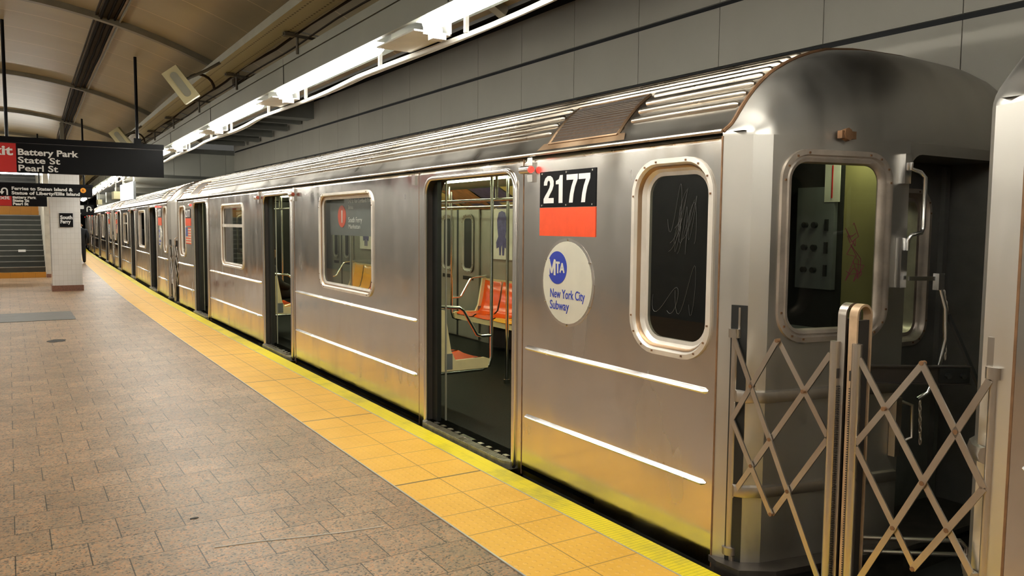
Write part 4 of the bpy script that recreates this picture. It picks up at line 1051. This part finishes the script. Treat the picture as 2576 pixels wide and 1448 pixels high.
def roundel(car, u, z, r):
    o = disc(u, z, r, -.003, 0).build('roundel', M['steel_lip'], car)
    disc(u, z, r*.93, -.005, -.003).build('roundel_face', M['cream_disc'], o)
    lu, lz, lr = u+.095, z+.085, .098
    d = MB(); pts = [(lr*math.cos(t), lr*math.sin(t)) for t in [R(-150+300*i/36) for i in range(37)]]
    pts = [(-a, b) for a, b in pts]
    d.prism(pts, lambda a, b: (-.0065, lu+a, lz+b), lambda a, b: (-.005, lu+a, lz+b)); d.build('logo_disc', M['blue'], o)
    strokes([[(0, 0), (0, 1)], [(0, 1), (.5, .15)], [(.5, .15), (1, 1)], [(1, 1), (1, 0)]], lu+.085, lz-.045, .062, .09, .017, -.0075, -.0064).build('logo_letter', M['cream_disc'], o, smooth=0)
    strokes([[(0, 1), (1, 1)], [(.5, 1), (.5, 0)]], lu+.010, lz-.032, .036, .062, .013, -.0075, -.0064).build('logo_letter', M['cream_disc'], o, smooth=0)
    strokes([[(0, 0), (.5, 1)], [(.5, 1), (1, 0)], [(.25, .35), (.75, .35)]], lu-.032, lz-.027, .040, .054, .012, -.0075, -.0064).build('logo_letter', M['cream_disc'], o, smooth=0)
    text('New York City', .075, M['blue'], o, face_plat(-.0055, u+.168, z-.095), width=.345, bold=.0008, depth=.0008)
    text('Subway', .075, M['blue'], o, face_plat(-.0055, u+.168, z-.165), width=.195, bold=.0008, depth=.0008)
    b = MB()
    for k in range(6): t = R(30+60*k); b.tube([(-.003, u+r*.965*math.cos(t), z+r*.965*math.sin(t)), (-.009, u+r*.965*math.cos(t), z+r*.965*math.sin(t))], .007, 6)
    b.build('screws', M['chrome'], o)

def interior(car):
    inn = .135; far = 2.53
    MB().box((.0, .9, .0), (WD-.05, L-.9, .03)).build('car_floor', M['carfloor'], car, smooth=0)
    c = MB(); prof = [(inn, 1.965), (.30, 2.02), (.62, 2.08), (1.0, 2.12), (1.67, 2.12), (2.05, 2.06), (2.36, 1.96), (far, 1.80)]
    c.loft([[(d, y_, z) for d, z in prof] for y_ in (.9, L-.9)], closed=False); c.build('car_ceiling', M['carceil'], car)
    for d in (.78, 1.76):
        k = MB()
        MB().box((d-.028, 1.0, 2.088), (d+.028, L-1.0, 2.10)).build('strip_light', M['strip_fill'], car)
    # near wall lining
    nl = MB()
    for i, (a, b) in enumerate(((.9, 1.70), (3.12, 6.56), (7.84, 11.17), (12.38, L-.9))):
        w_ = WINS.get(i); hl = [rrect(w_[0], w_[1], w_[2], w_[3], w_[4], 5)] if i in (1, 2) else []
        nl.sheet([(a, .03), (b, .03), (b, 1.95), (a, 1.95)], hl, lambda u, z: (inn, u, z))
    nl.build('inner_wall', M['cariwall'], car, smooth=0)
    # far wall with doors
    fl = MB().quad((far, .9, .03), (far, L-.9, .03), (far, L-.9, 1.9), (far, .9, 1.9)); fl.build('inner_far_wall', M['cariwall'], car, smooth=0)
    for (u0, u1, o0, o1) in DOORS:
        m_ = (o0+o1)/2
        for a, b in ((o0, m_-.02), (m_+.02, o1)):
            d = MB().box((far-.03, a, .05), (far-.01, b, 1.86)).build('far_door_leaf', M['cariwall'], car)
            bezel(d, (a+.13, b-.13, .95, 1.72, .1), M['cariwall'], M['rubber'], lambda u, z, q: (far-.045+q*.3, u, z), 'leaf_window_frame', dep=.02, wid=.03)
            MB().box((far-.035, a+.14, .84), (far-.03, b-.14, .89)).build('leaf_label', M['rubber'], d)
        MB().box((far-.035, m_-.02, .05), (far-.01, m_+.02, 1.86)).build('door_gap', M['rubber'], car)
        MB().box((far-.10, o0-.05, 1.86), (far-.01, o1+.05, 1.98)).build('far_door_header', M['cariwall'], car)
    # benches
    def bench(x, face, u0, u1, cols):   # face=+1: seats face +x (near wall), -1: face -x
        o = MB()
        bp = [(0, .38), (.44, .38), (.44, .438), (.08, .438), (.0, .438)]
        o.prism(bp, lambda a, b: (x+face*a, u0+.031, b), lambda a, b: (x+face*a, u1-.031, b))
        be = o.build('bench', M['cream'], car, smooth=30)
        n = int(round((u1-u0)/.44)); w_ = (u1-u0)/n
        for k in range(n):
            s = MB(); a0 = u0+k*w_+.018; a1 = u0+(k+1)*w_-.018
            pf = [(.445, .45), (.40, .475), (.25, .452), (.14, .455), (.09, .50), (.05, .66), (.02, .86), (.0, .875)]
            rings = []
            for t, dz in ((0, .008), (.06, .002), (.25, -.003), (.5, -.004), (.75, -.003), (.94, .002), (1, .008)):
                rings.append([(x+face*a, a0+(a1-a0)*t, b+dz) for a, b in pf])
            s.loft(rings, closed=False); s.build('seat', M['seat_r'] if cols[k % len(cols)] else M['seat_y'], be, smooth=70)
        MB().box((x+face*.0, u0+.031, .44), (x+face*.012, u1-.031, .89)).build('bench_back', M['cream'], be)
        ht = MB().box((x+face*.02, u0+.3, .06), (x+face*.12, u1-.3, .32)); ht.build('heater_grille', M['gatedark'], be)
        for uu in (u0, u1-.03):
            ep = [(0, .385), (.47, .385), (.485, .46), (.44, .475), (.16, .47), (.12, .55), (.06, .89), (0, .90)]
            MB().prism(ep, lambda a, b: (x+face*a, uu, b), lambda a, b: (x+face*a, uu+.03, b)).build('bench_end', M['cream'], be)
            MB().box((x+face*.06, uu-.004, .40), (x+face*.13, uu+.034, .53)).build('end_plate', M['cabgrey'], be)
            MB().tube([(x, uu+.015, .92), (x+face*.20, uu+.015, .905), (x+face*.24, uu+.015, .88), (x+face*.37, uu+.015, .67), (x+face*.41, uu+.015, .655), (x+face*.51, uu+.015, .655)], .014, 8).build('arm_rail', M['chrome'], be)
            MB().tube([(x, uu+.015, .37), (x+face*.42, uu+.015, .37), (x+face*.49, uu+.015, .40), (x+face*.51, uu+.015, .47), (x+face*.51, uu+.015, 2.0)], .015, 8).build('stanchion', M['chrome'], be)
    for i, (a, b) in enumerate(((3.15, 6.45), (7.95, 11.1))):
        bench(inn+.01, 1, a, b, (1, 1, 0, 0, 1, 0) if i == 0 else (0, 1, 0, 1))
        bench(far-.02, -1, a+.05, b, (0, 1, 0, 0, 0, 1, 1) if i == 0 else (0, 1, 1, 0, 1, 0))
    for u in (2.2, 4.0, 7.0, 9.4, 11.6):
        po = MB().tube([(1.33, u, .03), (1.33, u, 2.1)], .017, 8).tube([(1.33, u, .03), (1.33, u, .07)], .032, 8); po.build('floor_pole', M['chrome'], car)
    for d in (.72, 1.95):
        rl = MB().tube([(d, 1.2, 1.80), (d, L-1.2, 1.80)], .014, 8)
        for u in (1.6, 3.2, 4.8, 6.4, 8, 9.6, 11.2): rl.tube([(d, u, 1.80), (d, u, 2.06)], .012, 6)
        rl.build('overhead_rail', M['chrome'], car)
    # adverts along the far cove and the poster
    cols = ['ad_a', 'ad_b', 'ad_a', 'ad_c', 'ad_b', 'ad_a', 'ad_c', 'ad_b', 'ad_a', 'ad_b', 'ad_a', 'ad_c', 'ad_b', 'ad_a', 'ad_c', 'ad_a']
    for k in range(16):
        a = 1.0+k*.74
        ad = MB().quad((far-.03, a, 1.79), (far-.03, a+.70, 1.79), (2.08, a+.70, 2.03), (2.08, a, 2.03)); ao = ad.build('advert_card', M[cols[k]], car, smooth=0)
        b = MB().quad((far-.07, a+.1, 1.81), (far-.07, a+.42, 1.81), (2.22, a+.50, 1.955), (2.22, a+.2, 1.955)); b.build('advert_print', M['ad_c' if cols[k] != 'ad_c' else 'ad_a'], ao, smooth=0)
    for u in (5.75, 10.3):
        p = MB().box((far-.03, u, 1.15), (far-.02, u+.56, 1.80)).build('poster', M['gauge'], car)
        q = MB().prism([(.10, .62), (.06, .52), (.07, .40), (.09, .30), (.05, .22), (.06, .14), (.11, .16), (.12, .05), (.16, .05), (.165, .16), (.17, .2), (.19, .16), (.20, .05), (.23, .05), (.24, .16), (.30, .14), (.31, .22), (.26, .30), (.28, .40), (.29, .52), (.25, .62), (.175, .64)], lambda a, b: (far-.034, u+.1+a, 1.155+b*.95), lambda a, b: (far-.03, u+.1+a, 1.155+b*.95))
        q.build('poster_print', M['ad_c'], p)
    # window destination sign behind the big window
    ws = MB().box((.075, 4.26, 1.47), (.095, 5.5, 1.86)).build('destination_sign', M['cabgrey'], car)
    disc(5.15, 1.66, .11, .070, .075).build('route_disc', M['red'], ws)
    text('1', .17, M['white'], ws, face_plat(.068, 5.18, 1.60), bold=.004, depth=.0008)
    text('242 St Van Cortlandt Park', .055, M['white'], ws, face_plat(.072, 4.97, 1.79), width=.6, depth=.0008)
    text('Bronx', .055, M['white'], ws, face_plat(.072, 4.97, 1.73), depth=.0008)
    text('South Ferry', .075, M['white'], ws, face_plat(.072, 4.97, 1.60), width=.36, depth=.0008)
    text('Manhattan', .06, M['white'], ws, face_plat(.072, 4.97, 1.54), width=.31, depth=.0008)
    g = MB().box((far-.2, 6.7, 1.87), (far-.1, 7.7, 1.96)).build('door_sign', M['cabgrey'], car)

base = build_car()
car2 = copy_tree(base)      # the plain copy, before the detailed interior and plates go in
roundel(base, 1.19, 1.25, .262)
plate(base, .925, 1.695, .555, .215)
plate(base, 12.66, 1.665, .50, .175, flag=True)
interior(base)
base.location = (2.78, 2.62, 0)
tag(base, 'nearest full stainless subway car, door open beside its black 2177 number plate', 'subway car', 'stainless subway cars of the train')
def put(c, x, y, a, lab, full=True):
    c.location = (x, y, 0); c.rotation_euler.z = -R(a); tag(c, lab, 'subway car', 'stainless subway cars of the train')
MB().box((.0, .9, .0), (WD-.05, L-.9, .03)).build('car_floor', M['carfloor'], car2, smooth=0)
MB().quad((.6, .9, .03), (.6, L-.9, .03), (.6, L-.9, 2.0), (.6, .9, 2.0)).build('dark_interior', M['dark'], car2, smooth=0)  # dark sheet stands for the unlit interior behind the doors
car0 = copy_tree(car2)
plate(car2, .925, 1.69, .555, .215); roundel(car2, 1.19, 1.25, .262); plate(car2, 12.66, 1.665, .50, .175, flag=True)
put(car2, 2.799, 17.93, 1.7, 'second stainless subway car, coupled behind the one with the near 2177 plate')
car3 = copy_tree(car2); put(car3, 3.254, 33.233, 1.75, 'third stainless subway car, small in the distance along the platform')
car4 = copy_tree(car2); put(car4, 3.737, 48.535, 3.1, 'farthest stainless subway car at the dark end of the station')
put(car0, 2.78, 1.32-L, 0, 'subway car cut off by the right edge of the picture, beyond the folding gates')

# seated passenger inside the nearest car, seen through its middle doorway
ps = empty('person', (3.25, 12.0, .03)); tag(ps, 'seated passenger in black coat and tan hood inside the nearest car, through its middle doorway', 'person')
pv = [(0, 0, .50, .16, .15), (-.03, 0, .70, .17, .15), (-.02, 0, .92, .17, .14), (.02, 0, 1.02, .07, .07), (.05, 0, 1.12, .095, .10), (.05, 0, 1.18, .08, .085),
      (.28, .1, .52, .09, .09), (.46, .11, .48, .075, .075), (.47, .11, .10, .055, .055), (.57, .12, .05, .045, .04), (.28, -.1, .52, .09, .09), (.46, -.11, .48, .075, .075), (.47, -.11, .10, .055, .055), (.57, -.12, .05, .045, .04),
      (0, .22, .88, .08, .08), (.10, .28, .66, .06, .06), (.28, .16, .60, .045, .045), (0, -.22, .88, .08, .08), (.10, -.28, .66, .06, .06), (.28, -.14, .60, .045, .045)]
pe_ = [(0, 1), (1, 2), (2, 3), (3, 4), (4, 5), (0, 6), (6, 7), (7, 8), (8, 9), (0, 10), (10, 11), (11, 12), (12, 13), (2, 14), (14, 15), (15, 16), (2, 17), (17, 18), (18, 19)]
skin_mesh('body', pv, pe_, [M['coat'], M['tan']], lambda c: 1 if c.z > 1.0 else 0, ps)
